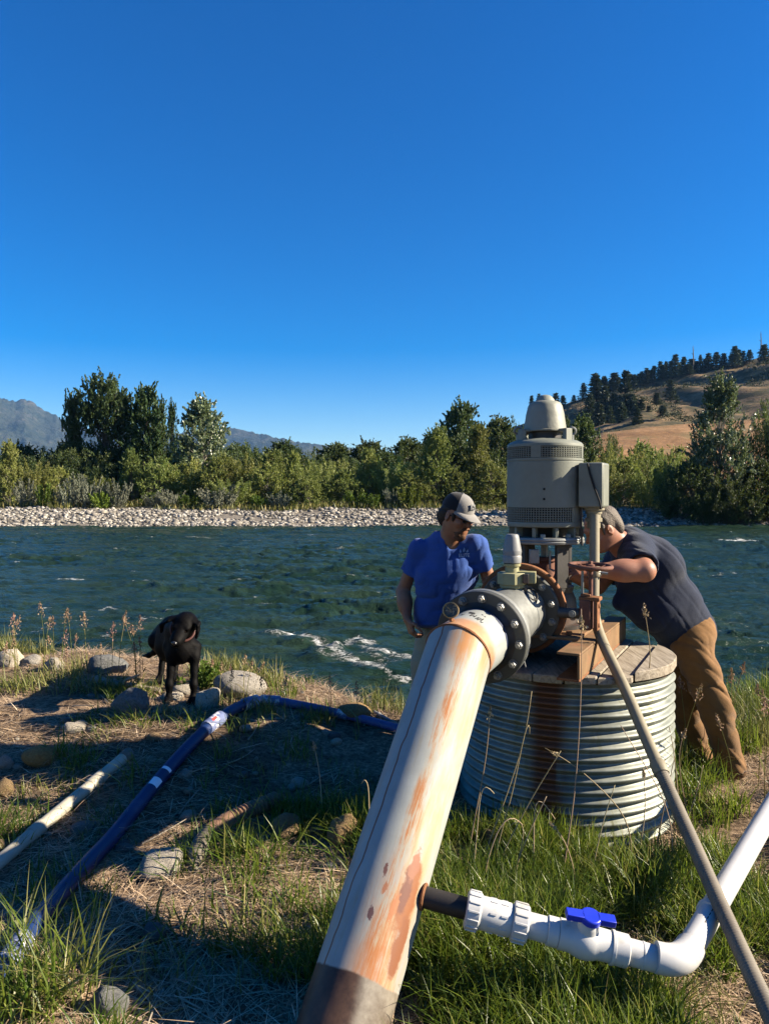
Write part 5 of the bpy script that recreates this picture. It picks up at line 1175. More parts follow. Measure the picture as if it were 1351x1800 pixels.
# cap, sunglasses, hair, beard
m = MB(); rg_ = []; cc = o(0, -.012, .052)
for i in range(9):
    p_ = math.pi / 2 * i / 8; th = np.arange(40) * 2 * math.pi / 40; rr_ = math.cos(p_) ** .8; rg_.append(cc + np.outer(np.cos(th) * .086 * max(rr_, .02), rt) + np.outer(np.sin(th) * .108 * max(rr_, .02), fw) + up * (math.sin(p_) * .098 - .006))
n_ = 40; V = np.concatenate(rg_); fr_, bk_ = [], []
for i in range(8):
    for j in range(n_):
        q_ = (i * n_ + j, i * n_ + (j + 1) % n_, (i + 1) * n_ + (j + 1) % n_, (i + 1) * n_ + j); ang_ = (j + .5) / n_ * 360
        (fr_ if 28 < ang_ < 152 else bk_).append(q_)
capo = MB().add(V, fr_).build('cap', M['capgrey'], man, ang=180); MB().add(V, bk_ + [tuple(range(8 * n_, 9 * n_))]).build('mesh_panel', M['capblack'], capo, ang=180)
m = MB(); top_, bot_ = [], []
for a in np.linspace(R(24), R(156), 15):
    e0 = cc + rt * math.cos(a) * .087 + fw * math.sin(a) * .109 - up * .004; s_ = (math.sin((a - R(24)) / R(132) * math.pi)) ** .6
    e1 = e0 + fw * .070 * s_ + rt * math.cos(a) * .006 - up * (.020 * s_ + .014 * abs(math.cos(a))); em = (e0 + e1) / 2 + up * .004
    top_.append([e0, em, e1])
T_ = np.array(top_); nA = len(T_); V = np.concatenate([T_.reshape(-1, 3), (T_ - up * .004).reshape(-1, 3)]); fs = []
for i in range(nA - 1):
    for j in range(2):
        a, b, c, d = i * 3 + j, i * 3 + j + 1, (i + 1) * 3 + j + 1, (i + 1) * 3 + j; fs += [(a, d, c, b), (a + nA * 3, b + nA * 3, c + nA * 3, d + nA * 3)]
    fs.append((i * 3 + 2, (i + 1) * 3 + 2, (i + 1) * 3 + 2 + nA * 3, i * 3 + 2 + nA * 3))
m.add(V, fs); m.build('brim', M['capgrey'], capo, ang=50)
m = MB(); m.ball(cc + up * .092, (.008, .008, .005), 10, 6); m.build('button', M['capgrey'], capo)
bc = cc + fw * .099 * .995 + up * .042 - rt * .0 ; bn = nrm(fw * .95 + up * .35); bu = nrm(up - bn * np.dot(up, bn)); br_ = np.cross(bn, bu) * -1
m = MB(); m.box(bc + bn * .003, (.040, .034, .003), (br_, bu, bn)); lg = m.build('logo_patch', M['valvegrey'], capo)
m = MB()
for a, b in (((-.014, -.010), (-.005, .010)), ((-.005, .010), (.002, -.003)), ((.002, -.003), (.007, .006)), ((.007, .006), (.015, -.010)), ((-.015, -.0125), (.015, -.0125))):
    pa, pb = bc + bn * .005 + br_ * a[0] + bu * a[1], bc + bn * .005 + br_ * b[0] + bu * b[1]; m.cyl(pa, pb, .0016, 6)
m.build('logo_mountain', M['capblack'], capo)
m = MB()
for s_ in (-1, 1):
    m.ball(o(s_ * .031, .092, .010), (.026, .008, .019), 14, 8, (rt, fw, up)); m.tube([o(s_ * .056, .086, .014), o(s_ * .074, .05, .012), o(s_ * .083, -.01, .008)], .0028, 6)
m.cyl(o(-.008, .099, .014), o(.008, .099, .014), .003, 6); m.build('sunglasses', M['glass'], man)
Fh = Field(np.asarray(hc) - .17, np.asarray(hc) + .17, .006); Fh.ell(o(0, -.075, -.035), (.068, .042, .062), (rt, fw, up), .02); Fh.ell(o(-.05, -.065, -.02), (.036, .048, .055), (rt, fw, up), .02); Fh.ell(o(.05, -.06, -.01), (.036, .045, .05), (rt, fw, up), .02); Fh.ell(o(0, -.03, .04), (.080, .094, .05), (rt, fw, up), .02)
for s_ in (-1, 1): Fh.cap(o(s_ * .072, .028, .02), o(s_ * .070, .032, -.025), .010, .006, .01)
Fh.ruffle(.006, wr(2, (90, 60, 80), (50, 70, 40), (40, 30, 50))); Fh.mesh('hair', M['hairdark'], man)
Fg = Field(np.asarray(hc) - .17, np.asarray(hc) + .17, .005); Fg.ell(o(0, .062, -.100), (.036, .040, .036), (rt, fw, up), .02); Fg.cap(o(-.022, .097, -.046), o(.022, .097, -.046), .0065, .0065, .01)
for s_ in (-1, 1): Fg.chain([o(s_ * .024, .094, -.048), o(s_ * .036, .07, -.085), o(s_ * .052, .03, -.075)], [.008, .012, .008], .015)
Fg.cap(o(-.016, .104, -.0575), o(.016, .104, -.0575), .008, .008, .006, 's'); Fg.ruffle(.0025, wr(5, (160, 90, 120), (90, 120, 60), (50, 60, 50))); Fg.mesh('beard', M['beard'], man)
for s_ in (-1, 1):
    m = MB(); m.ball(o(s_ * .032, .078, .008), .0115, 12, 8); m.build('eye', M['eye'], man)
# printed name on the chest, laid onto the shirt
bvh = BVHTree.FromPolygons([v.co[:] for v in shirt.data.vertices], [p_.vertices[:] for p_ in shirt.data.polygons]); soff = woff(shirt)
def printed(text, px, py, size, mat, name, extra=None):
    cu = bpy.data.curves.new(name, 'FONT'); cu.body = text; cu.size = size; cu.align_x = 'CENTER'; cu.align_y = 'CENTER'; cu.resolution_u = 2
    ob = bpy.data.objects.new(name, cu); me = ob.to_mesh(); V = np.array([v.co[:] for v in me.vertices]); fs = [tuple(p_.vertices) for p_ in me.polygons]; ob.to_mesh_clear(); bpy.data.objects.remove(ob); bpy.data.curves.remove(cu)
    return project(V, fs, px, py, mat, name)
def project(V, fs, px, py, mat, name):
    c = P(px, py, Yb - .3); xd = nrm((.93, .33, .02)); zd = nrm((.0, .12, 1)); dr = Vector(nrm((-.25, .96, 0.05))); out = []
    for v in V:
        q = c + xd * v[0] + zd * v[1]; h = bvh.ray_cast(Vector(q - soff) - dr * .3, dr); out.append(np.array(h[0] + h[1] * .002) + soff if h[0] is not None else q)
    return MB().add(np.array(out), fs).build(name, mat, shirt, ang=0)
printed('ELITE', 836, 984, .030, M['plainwhite'], 'shirt_lettering')
th = np.linspace(0, 2 * np.pi, 9)[:-1]; V = []; fs = []
for cx_, cy_, s_ in ((0, .004, 1), (-.022, -.002, .8), (.022, -.002, .8)):
    b = len(V); V += [(cx_ + math.cos(a) * .008 * s_, cy_ + math.sin(a) * .010 * s_, 0) for a in th] + [(cx_, cy_ + .02 * s_, 0)]; fs.append(tuple(b + i for i in range(8))); fs.append((b + 1, b + 2, b + 3, b + 8))
project(np.array(V), fs, 836, 976, M['blueink'], 'shirt_emblem')

# ---- man in the navy shirt, bent over the culvert
neck = P(1092, 957, 4.22); hc = P(1058, 931, 4.16); ls = P(1118, 968, 4.13); le = P(1131, 1003, 3.90); lw = P(1040, 1003, 3.90); lfin = P(1003, 1003, 3.90)
rsh = P(1100, 975, 4.46); re2 = P(1050, 1030, 4.40); rw2 = P(1003, 1012, 4.24); hipc = P(1206, 1118, 4.36); gz2 = float(gz(1.9, 4.3))
man2 = thing('person', (1.9, 4.3, gz2), 'man in navy shirt and tan trousers bent over the pump culvert', 'person')
hl, kl, al = P(1216, 1128, 4.27), P(1256, 1250, 4.20), P(1284, 1352, 4.27); hr, kr, ar = P(1190, 1128, 4.46), P(1200, 1240, 4.40), P(1226, 1335, 4.46)
al[2] = gz2 + .10; ar[2] = float(gz(ar[0], ar[1])) + .10
Fb = Field((.86, 3.78, gz2 - .04), (2.2, 4.66, 1.66), .0064)
chest = P(1132, 1000, 4.29); belly = P(1172, 1062, 4.33)
Fb.chain([hipc, belly, chest, neck], [.14, .145, .15, .07], .05); Fb.cap(ls, rsh, .06, .06, .05)
Fb.chain([ls, le, lw], [.058, .058, .036], .02); Fb.ell(le * .62 + lw * .38, (.085, .055, .060), None, .03); Fb.chain([rsh, re2, rw2], [.058, .047, .031], .02)
Fb.chain([hl, kl, al], [.09, .058, .044], .02); Fb.chain([hr, kr, ar], [.09, .058, .044], .02)
for a_ in (al, ar): Fb.cap(a_ + (.03, 0, -.05), a_ + (-.15, -.03, -.06), .04, .034, .02)
o, rt, fw, up = headshape(Fb, hc, (-.86, -.10, -.50), (-.48, -.05, .87), neck)
hand(Fb, lw, lfin - lw, (-.1, .5, -.8), (0, .6, .7), .5); hand(Fb, rw2, (-.9, -.3, .1), (-.1, -.5, -.8), (0, -.6, .6), .5)
Fb.mesh('body', M['skin2'], man2)
Fs = Field((1.1, 3.86, .74), (2.12, 4.72, 1.62), .0070)
hem = P(1222, 1118, 4.36); hv = nrm(P(1208, 1140, 4.36) - P(1150, 1030, 4.30)); hcut = P(1203, 1135, 4.34)
Fs.chain([P(1202, 1108, 4.36), belly, chest, P(1104, 962, 4.26)], [.172, .172, .168, .115], .06, plane=[(hcut, hv)]); Fs.ell(P(1150, 1068, 4.30), (.13, .15, .13), None, .08); Fs.cap(P(1128, 1060, 4.29), P(1090, 1060, 4.27), .10, .05, .10)
Fs.ell(P(1148, 985, 4.30), (.17, .20, .13), (nrm((.8, 0, -.6)), (0, 1, 0), nrm((.6, 0, .8))), .05); Fs.cap(ls + (.0, .02, 0), rsh, .082, .08, .05)
for a_, b_, t_ in ((ls, le, .82), (rsh, re2, .7)):
    e_ = a_ + (b_ - a_) * t_; v_ = nrm(b_ - a_); Fs.cap(a_, e_ + v_ * .02, .090, .086, .045, plane=[(e_, v_)]); Fs.cap(e_ - v_ * .02, e_ + v_ * .05, .066, .068, .004, 's')
Fs.cap(neck + (-.06, 0, .02), neck + (.0, 0, .005), .066, .064, .006, 's')
Fs.ruffle(.0030, wr(9, (75, 20, 62), (40, 25, 45), (20, 12, 18), 1.6)); Fs.ruffle(.0065, wr(2, (17, 9, 15), (14, 20, 10), (8, 6, 9))); Fs.ruffle(.003, wr(6, (42, 10, -36), (20, 15, 28), (14, 9, 12), 1.2))
Fs.mesh('shirt', M['navyshirt'], man2)
Ft = Field((1.42, 3.96, gz2 - .02), (2.28, 4.72, 1.02), .0075)
Ft.cap(P(1196, 1112, 4.44), P(1214, 1112, 4.30), .142, .142, .05, plane=[(P(1192, 1085, 4.36), nrm((-.45, 0, .9)))])
Ft.chain([hl, kl, al + (.0, 0, -.03)], [.112, .085, .088], .05, plane=[(al + (0, 0, -.05), (0, 0, -1))]); Ft.chain([hr, kr, ar + (.0, 0, -.03)], [.112, .083, .086], .05, plane=[(ar + (0, 0, -.05), (0, 0, -1))])
Ft.ruffle(.009, wr(1, (16, 8, 30), (20, 10, -14), (6, 5, 11), 1.8)); Ft.ruffle(.0035, wr(9, (60, 30, 80), (45, 25, 45), (20, 12, 18), 1.6)); Ft.ruffle(.006, wr(5, (30, 25, 55), (25, 18, 22), (12, 9, 10)))
Ft.mesh('trousers', M['tan'], man2)
for a_ in (al, ar):
    Fo = Field(a_ - (.26, .12, .13), a_ + (.14, .10, .06), .008); Fo.cap(a_ + (.035, 0, -.05), a_ + (-.16, -.03, -.06), .052, .044, .02, plane=[(a_ + (0, 0, -.098), (0, 0, -1))]); Fo.cap(a_ + (0, 0, -.02), a_ + (0, 0, .03), .055, .055, .03); Fo.mesh('boot', M['boot'], man2)
Fh = Field(np.asarray(hc) - .18, np.asarray(hc) + .18, .0055); Fh.ell(o(0, -.030, .048), (.082, .094, .086), (rt, fw, up), .02); Fh.ell(o(0, -.072, -.01), (.068, .044, .068), (rt, fw, up), .03)
for s_ in (-1, 1): Fh.cap(o(s_ * .076, .02, .035), o(s_ * .074, .026, -.012), .012, .008, .012)
Fh.ell(o(0, .085, -.02), (.085, .06, .088), (rt, fw, up), .015, 's'); Fh.ruffle(.004, wr(7, (110, 60, 90), (60, 70, 50), (50, 30, 50))); Fh.mesh('hair', M['hairgrey'], man2)
for s_ in (-1, 1):
    m = MB(); m.ball(o(s_ * .032, .079, .008), .0118, 12, 8); m.build('eye', M['eye'], man2)

# ---- black dog on the bank
D0 = 4.95
def dg(px, py, Y): return P(px, py, Y)
pf1, pf2 = dg(297, 1250, D0 - .02), dg(340, 1249, D0); ph1, ph2 = dg(281, 1222, D0 + .50), dg(306, 1216, D0 + .54)
for q in (pf1, pf2, ph1, ph2): q[2] = float(gz(q[0], q[1])) + .03
dog = thing('dog', ((pf1[0] + pf2[0]) / 2, D0 + .25, pf1[2] - .03), 'black short-haired dog standing on the stony bank facing the pipe', 'dog')
ch = dg(318, 1135, D0 + .06); wi = dg(316, 1110, D0 + .14); bk = dg(306, 1108, D0 + .36); ru = dg(298, 1114, D0 + .52); be = dg(304, 1134, D0 + .32)
hd = dg(323, 1103, D0 - .14); hfw = nrm((-.10, -.90, -.34)); hup = nrm((.12, -.38, .9)); hrt = nrm(np.cross(hfw, hup)); hup = np.cross(hrt, hfw)
ho_ = lambda r, f, u: hd + hrt * r + hfw * f + hup * u
Fd = Field(np.array((ru[0] - .30, D0 - .42, pf1[2] - .05)), np.array((hd[0] + .30, D0 + .86, hd[2] + .17)), .0065)
Fd.chain([ch + (0, .05, -.01), be, ru + (0, -.02, -.03)], [.098, .112, .095], .06); Fd.chain([wi, bk, ru], [.086, .094, .104], .06); Fd.ell(ch + (0, -.01, -.025), (.082, .076, .100), None, .05)
Fd.chain([wi + (0, -.02, .0), hd - hfw * .06], [.085, .070], .05)
for p_, s_ in ((pf1, -1), (pf2, 1)):
    sh = ch + np.array((s_ * .085, .03, -.02)); el = np.array((p_[0] - s_ * .005, p_[1] + .06, p_[2] + .27)); wrst = np.array((p_[0], p_[1] + .01, p_[2] + .09))
    Fd.chain([sh, el, wrst, p_ + (0, .005, .01)], [.050, .033, .022, .021], .03); Fd.cap(p_ + (0, .0, -.004), p_ + (0, -.055, -.010), .030, .024, .015)
    for i in (-1.5, -.5, .5, 1.5): Fd.cap(p_ + (i * .012, -.045, -.008), p_ + (i * .014, -.068, -.014), .011, .010, .006)
for p_, s_ in ((ph1, -1), (ph2, 1)):
    hp = ru + np.array((s_ * .07, .0, -.05)); kn = np.array((p_[0] - s_ * .01, p_[1] - .10, p_[2] + .30)); hk = np.array((p_[0], p_[1] + .09, p_[2] + .15))
    Fd.chain([hp, kn, hk, p_ + (0, .02, .01)], [.085, .055, .025, .022], .03); Fd.cap(p_ + (0, .01, -.004), p_ + (0, -.06, -.010), .030, .023, .015)
tl = [ru + (-.04, .05, -.02), dg(272, 1146, D0 + .72), dg(262, 1152, D0 + .74), dg(252, 1153, D0 + .76)]; Fd.chain(tl, [.026, .020, .016, .008], .03)
Fd.ell(ho_(0, -.02, .015), (.076, .084, .070), (hrt, hfw, hup), .03); Fd.chain([ho_(0, .045, -.008), ho_(0, .105, -.020), ho_(0, .138, -.024)], [.050, .042, .037], .025); Fd.cap(ho_(0, .05, -.05), ho_(0, .125, -.056), .026, .018, .012)
for s_ in (-1, 1):
    Fd.ell(ho_(s_ * .038, .045, .030), (.020, .022, .014), (hrt, hfw, hup), .015); Fd.ell(ho_(s_ * .030, .066, .012), (.011, .011, .009), (hrt, hfw, hup), .008, 's')
Fd.cap(ho_(-.02, .10, -.047), ho_(.02, .10, -.047), .004, .004, .004, 's'); Fd.cap(ho_(0, .14, -.048), ho_(0, .05, -.040), .004, .004, .006, 's')
# ears: folded flaps
for s_ in (-1, 1):
    b_ = ho_(s_ * .060, -.02, .050); t1 = ho_(s_ * .098, .0, .042); t2 = ho_(s_ * (.140 if s_ > 0 else .100), .012, .006); t3 = ho_(s_ * (.138 if s_ > 0 else .096), .026, -.040)
    for w_ in (-.018, 0, .018): Fd.chain([b_ + hfw * w_, t1 + hfw * w_, t2 + hfw * w_ * .9, t3 + hfw * w_ * .4], [.012, .009, .009, .008], .012)
Fd.ruffle(.0012, wr(3, (150, 90, 120), (80, 60, 90), (40, 50, 60)))
Fd.mesh('body', M['fur'], dog)
m = MB(); m.ball(ho_(0, .170, -.014), (.019, .012, .014), 14, 8, (hrt, hfw, hup)); m.build('nose', M['dognose'], dog)
for s_ in (-1, 1):
    m = MB(); m.ball(ho_(s_ * .030, .060, .013), .0098, 12, 8); m.build('eye', M['eye'], dog)
m = MB(); cu = nrm((hd - hfw * .06) - (wi + (0, -.02, 0))); cc_ = (hd - hfw * .06) * .55 + (wi + (0, -.02, 0)) * .45; m.torus(cc_ + (0, -.01, -.014), cu, .079, .008, 36, 8); m.build('collar', M['collar'], dog)
M['hoserust'] = basic('rust_brown_plastic', (.17, .095, .055), .7, var=.3, scale=14, bump=.2, c2=(.10, .06, .04), c2amt=(.5, .7))
# ------------------------------------------------------------------ pipes, hose and stones on the near bank
def gpath(pts, up, n=60): return smoothpath([ground(x, y, up) for x, y in pts], n)
bp = gpath([(-40, 1765), (0, 1715), (60, 1625), (130, 1545), (200, 1470), (265, 1388), (320, 1325), (372, 1272), (418, 1243), (452, 1232)], .037, 90)
b = thing('blue_pipe', bp[40], 'long blue plastic pipe lying across the dry bank towards the river', 'pipe')
m = MB(); m.tube(bp, .036, 18); m.build('pipe', M['bluepipe'], b)
def nearpix(path, px): 
    sx = 675.5 + path[:, 0] / path[:, 1] * F; return int(np.argmin(np.abs(sx - px)))
def sleeve(path, px, L, r, mat, name, par):
    i = min(max(nearpix(path, px), 1), len(path) - 2); u_ = nrm(path[i + 1] - path[i - 1]); m = MB(); m.lathe(path[i] - u_ * L / 2, u_, [(0, r - .003), (.005, r), (L - .005, r), (L, r - .003)], 24); return m.build(name, mat, par)
sleeve(bp, 372, .17, .043, M['bluetape'], 'coupling', b); sleeve(bp, 20, .16, .042, M['bluetape'], 'coupling', b); sleeve(bp, 440, .12, .043, M['bluetape'], 'coupling', b)
for px, L in ((288, .022), (267, .06)):  # short white strips over the upper side of the pipe
    i = nearpix(bp, px); u_ = nrm(bp[i + 1] - bp[i - 1]); m = MB(); _, e1, e2 = frame(u_); rg_ = []
    for q in np.linspace(-L / 2, L / 2, 4): rg_.append([bp[i] + u_ * q + (math.cos(a) * e1 + math.sin(a) * e2) * .0368 for a in np.linspace(0, 2 * np.pi, 24, endpoint=False)])
    rg_ = np.array(rg_); up_ = np.array((.45, -.45, .77)); sel = [j for j in range(24) if np.dot(rg_[0, j] - bp[i] + u_ * L / 2, up_) > .022]
    sel = sorted(sel); 
    fs = []
    for a in range(3):
        for j in sel:
            k_ = (j + 1) % 24
            if k_ in sel: fs.append((a * 24 + j, a * 24 + k_, (a + 1) * 24 + k_, (a + 1) * 24 + j))
    m.add(rg_.reshape(-1, 3), fs); m.build('white_mark', M['plainwhite'], b)
i = nearpix(bp, 376); m = MB(); m.box(bp[i] + np.array((.012, -.03, .034)), (.05, .018, .004), (nrm(bp[i + 1] - bp[i - 1]), nrm((.7, -.5, -.6)), nrm((.3, -.6, .75)))); m.build('red_label', M['redpaint'], b)
bp2 = gpath([(456, 1231), (480, 1231), (560, 1246), (625, 1261), (700, 1281), (760, 1300)], .030, 50)
b2 = thing('blue_pipe', bp2[20], 'thinner blue plastic pipe running along the water edge behind the slanted pipe', 'pipe')
m = MB(); m.tube(bp2, .028, 16); m.build('pipe', M['bluepipe_sunlit'], b2); sleeve(bp2, 476, .13, .034, M['bluetape'], 'elbow', b2); sleeve(bp2, 600, .07, .032, M['bluetape'], 'coupling', b2)
wp = gpath([(-60, 1566), (0, 1515), (80, 1447), (160, 1381), (228, 1324)], .032, 40)
w_ = thing('white_pipe', wp[20], 'weathered white plastic pipe lying in the sun beside the blue pipe', 'pipe')
m = MB(); m.tube(wp, .031, 16); m.build('pipe', M['pvcdirty'], w_); sleeve(wp, 165, .11, .036, M['pvcdirty'], 'coupling', w_); sleeve(wp, 226, .06, .035, M['hose'], 'end_cap', w_); sleeve(wp, 60, .09, .035, M['pvcdirty'], 'coupling', w_)
tp = gpath([(658, 1252), (700, 1276), (740, 1300)], .02, 12); t_ = thing('thin_pipe', tp[5], 'short thin grey pipe end poking out near the water behind the slanted pipe', 'pipe'); m = MB(); m.tube(tp, .013, 10); m.build('pipe', M['valvegrey'], t_); sleeve(tp, 660, .03, .016, M['valvegrey'], 'collar', t_)
hp = gpath([(338, 1530), (343, 1510), (352, 1486), (368, 1464), (402, 1443), (440, 1424), (478, 1409), (510, 1398)], .026, 220); hp[:, 2] -= .11 * sstep(np.arange(220), 34, 0) + .09 * sstep(np.arange(220), 190, 219)
hz = thing('corrugated_hose', hp[110], 'old rusty brown corrugated hose half buried in the grass and shade', 'hose')
i0, i1 = nearpix(hp, 366), nearpix(hp, 404); m = MB(); m.tube(hp[:i0], .039 + .004 * np.sin(np.arange(i0) * 1.1), 14); m.build('ribbed_end', M['hose'], hz)
m = MB(); m.tube(hp[i0 - 1:i1], .043, 16); m.build('smooth_sleeve', M['hoserust'], hz)
m = MB(); m.tube(hp[i1 - 1:], .040 + .004 * np.sin(np.arange(len(hp) - i1 + 1) * 1.1), 14); m.build('ribbed_length', M['hoserust'], hz)
CLEAR = [(q[0], q[1] - .07, .13) for q in hp[20:170:6]]
def rock(px, py, w, h, mat, label, seed, up=.0, group=None, name='stone', rough=.32):
    g_ = ground(px, py); s = w / F * g_[1] / 2; hh = h / F * g_[1] / 2 * 1.15
    me = rockmesh(seed, 3, (1, .8, 1), rough); me.materials.append(M[mat]); o = bpy.data.objects.new(name, me); col.objects.link(o)
    y_ = g_[1] + s * .5; CLEAR.append((g_[0], y_ - .10, s * .9 + .05)); o.location = (g_[0], y_, float(gz(g_[0], y_)) + hh * (.45 + up)); o.scale = (s, s, hh); o.rotation_euler = (random.uniform(-.12, .12), random.uniform(-.12, .12), random.uniform(-.4, .4))
    return tag(o, label, 'stone', group)
rock(418, 1226, 96, 40, 'stone', 'large smooth pale boulder at the water edge beside the dog', 31, .3, rough=.1)
rock(228, 1256, 60, 50, 'stonegrey', 'dark grey rounded stone in the dry grass beside the dog', 32)
rock(364, 1244, 46, 36, 'stone', 'pale blocky stone by the front paw of the dog', 33)
rock(322, 1226, 56, 24, 'stone', 'flat pale stone under the belly of the dog', 34)
rock(300, 1232, 44, 18, 'stone', 'small flat stone between the paws of the dog', 35)
rock(12, 1172, 46, 32, 'stone', 'pale stone at the bank crest, first from the photo edge', 36)
rock(52, 1172, 36, 22, 'stone', 'low pale stone second along the bank crest', 37)
rock(92, 1178, 32, 26, 'stone', 'pale stone third along the bank crest below the seed heads', 38)
rock(182, 1186, 64, 40, 'stonegrey', 'broad grey stone on the crest behind the grass, upstream of the dog', 39)
rock(66, 1350, 60, 32, 'stonetan', 'flat tan stone lying in the sun above the white pipe', 40, .2, rough=.12)
rock(126, 1290, 44, 20, 'stone', 'pale stone just at the shadow edge above the white pipe', 41)
rock(276, 1545, 88, 40, 'stone', 'pale angular stone half in shade beside the blue pipe', 42)
rock(268, 1655, 46, 32, 'stonegrey', 'roundish grey stone in the shade below the pale angular one', 43)
rock(184, 1797, 66, 56, 'stonegrey', 'dark bluish stone at the very bottom of the bank', 44)
rock(500, 1476, 58, 34, 'stonetan', 'ochre stone in the grass beside the corrugated hose', 45, .3)
rock(603, 1492, 54, 50, 'stonetan', 'brownish stone in the grass next to the slanted pipe', 46, .3)
rock(622, 1268, 62, 28, 'stonetan', 'rounded tan stone behind the thin blue pipe', 47, .3, rough=.12)
rock(864, 1500, 40, 48, 'stonetan', 'brown stone standing in the weeds at the foot of the culvert', 48)
rock(4, 1402, 34, 34, 'stonetan', 'tan stone cut by the photo edge above the white pipe', 49)
rock(6, 1352, 26, 22, 'stone', 'small pale stone at the photo edge level with the flat tan stone', 50)
rock(215, 1500, 30, 14, 'stonegrey', 'small stone in the shade between white and blue pipes', 51)
rock(555, 1475, 30, 22, 'stonetan', 'small yellow stone between the two larger tan stones', 52)
rng2 = np.random.default_rng(9)
small = [rockmesh(60 + i, 2, (1, .8, .6), .22) for i in range(5)]
for i, me in enumerate(small): me.materials.append(M[('stone', 'stonegrey', 'stonetan')[i % 3]])
for i in range(90):
    px, py = rng2.uniform(-10, 660), rng2.uniform(1180, 1560)
    g_ = ground(px, py); s = .014 + .045 * rng2.random() ** 2
    o = bpy.data.objects.new('stone', small[i % 5]); col.objects.link(o); o.location = (g_[0], g_[1], float(gz(g_[0], g_[1])) + s * .15); o.scale = (s, s, s); o.rotation_euler = (rng2.uniform(-.3, .3), rng2.uniform(-.3, .3), rng2.uniform(0, 6.28))
    tag(o, 'small stone scattered in the dry straw of the near bank', 'stone', 'small stones in the straw')

# ------------------------------------------------------------------ grass, straw and weeds
def blades(X, Y, h, w, bend, lie, rg, rnd):
    n = len(X); a = rg.uniform(0, 2 * np.pi, n); d = np.stack([np.cos(a), np.sin(a), np.zeros(n)], 1); sd = np.stack([-np.sin(a), np.cos(a), np.zeros(n)], 1)
    tw = rg.uniform(-.9, .9, n); sd = sd * np.cos(tw)[:, None] + d * np.sin(tw)[:, None]
    root = np.stack([X, Y, gz(X, Y) - .01], 1); T = (0, .34, .70, 1.0); rows = []
    for t in T:
        p = root + d * (h * (bend * t ** 1.8 + lie * t))[:, None]; p[:, 2] += h * t * (1 - .42 * np.minimum(bend, 1.3) * t)
        ww = (w * (1 - t ** 1.6) * (.7 + .6 * min(t, .35) / .35 * .5))[:, None]
        rows.append((p + sd * ww * .5, p - sd * ww * .5) if t < 1 else (p,))
    V = np.concatenate([q[:, None] for r in rows for q in r], 1).reshape(-1, 3)
    b = np.arange(n)[:, None] * 7
    L = np.concatenate([b + np.array([[0, 1, 3, 2]]), b + np.array([[2, 3, 5, 4]]), b + np.array([[4, 5, 6]])], 1).reshape(-1)
    st = (np.arange(n)[:, None] * 11 + np.array([[0, 4, 8]])).reshape(-1)
    return V, L, st, np.repeat(rnd, 7)
def clear(X, Y, h):
    k = np.hypot(X - CX, Y - CYC) > .572
    t = ((X - E[0]) * S3[0] + (Y - E[1]) * S3[1]) / (S3[0] ** 2 + S3[1] ** 2); dx = np.hypot(X - E[0] - t * S3[0], Y - E[1] - t * S3[1]); zb = E[2] + t * S3[2] - PR * 1.3
    for (a, b_, r_) in CLEAR: k = k & (np.hypot(X - a, Y - b_) > r_ * (1 + .5 * vnoise(X * 9, Y * 9, 0, 77)))
    return k & ~((dx < .15) & (h > zb) & (t > 0))
def field_grass(name, label, specs, mat, seed, tufts=()):
    rg = np.random.default_rng(seed); out = []
    for (x0, x1, y0, y1, n, h0, h1, w, bend, clump) in specs:
        X = rg.uniform(x0, x1, n); Y = rg.uniform(y0, y1, n) if not callable(y0) else y0(X) + rg.uniform(y1[0], y1[1], n)
        c = vnoise(X * 2.3, Y * 2.3, 0, seed) + .6 * vnoise(X * 6, Y * 6, 0, seed + 1); kk = c > clump; X, Y, c = X[kk], Y[kk], c[kk]
        h = rg.uniform(h0, h1, len(X)) * (.75 + .35 * np.clip(c - clump, 0, 1)); kk = clear(X, Y, h) & (np.abs(X) < .62 * Y + 1.0); X, Y, h = X[kk], Y[kk], h[kk]; n = len(X)
        out.append(blades(X, Y, h, w * rg.uniform(.6, 1.3, n), np.abs(rg.normal(bend, .25, n)), 0, rg, np.clip(rg.beta(2, 2.2, n) + .12 * vnoise(X * 3, Y * 3, 0, seed + 5), 0, 1)))
    for px, py, n, hh, sp in tufts:
        g_ = ground(px, py); X = g_[0] + rg.normal(0, sp, n); Y = g_[1] + rg.normal(0, sp, n); out.append(blades(X, Y, hh * rg.uniform(.4, 1.1, n), .0085 * rg.uniform(.6, 1.3, n), np.abs(rg.normal(.55, .3, n)), rg.uniform(0, .35, n), rg, np.clip(rg.beta(2, 2, n), 0, 1)))
    V, L, st, rn = [], [], [], []; nv = nl = 0
    for a, b_, c_, d_ in out: V.append(a); L.append(b_ + nv); st.append(c_ + nl); rn.append(d_); nv += len(a); nl += len(b_)
    o = arrays(name, np.concatenate(V), np.concatenate(L), np.concatenate(st), mat, attrs={'rnd': np.concatenate(rn)}, ang=0)
    return tag(o, label, 'grass', kind='stuff')
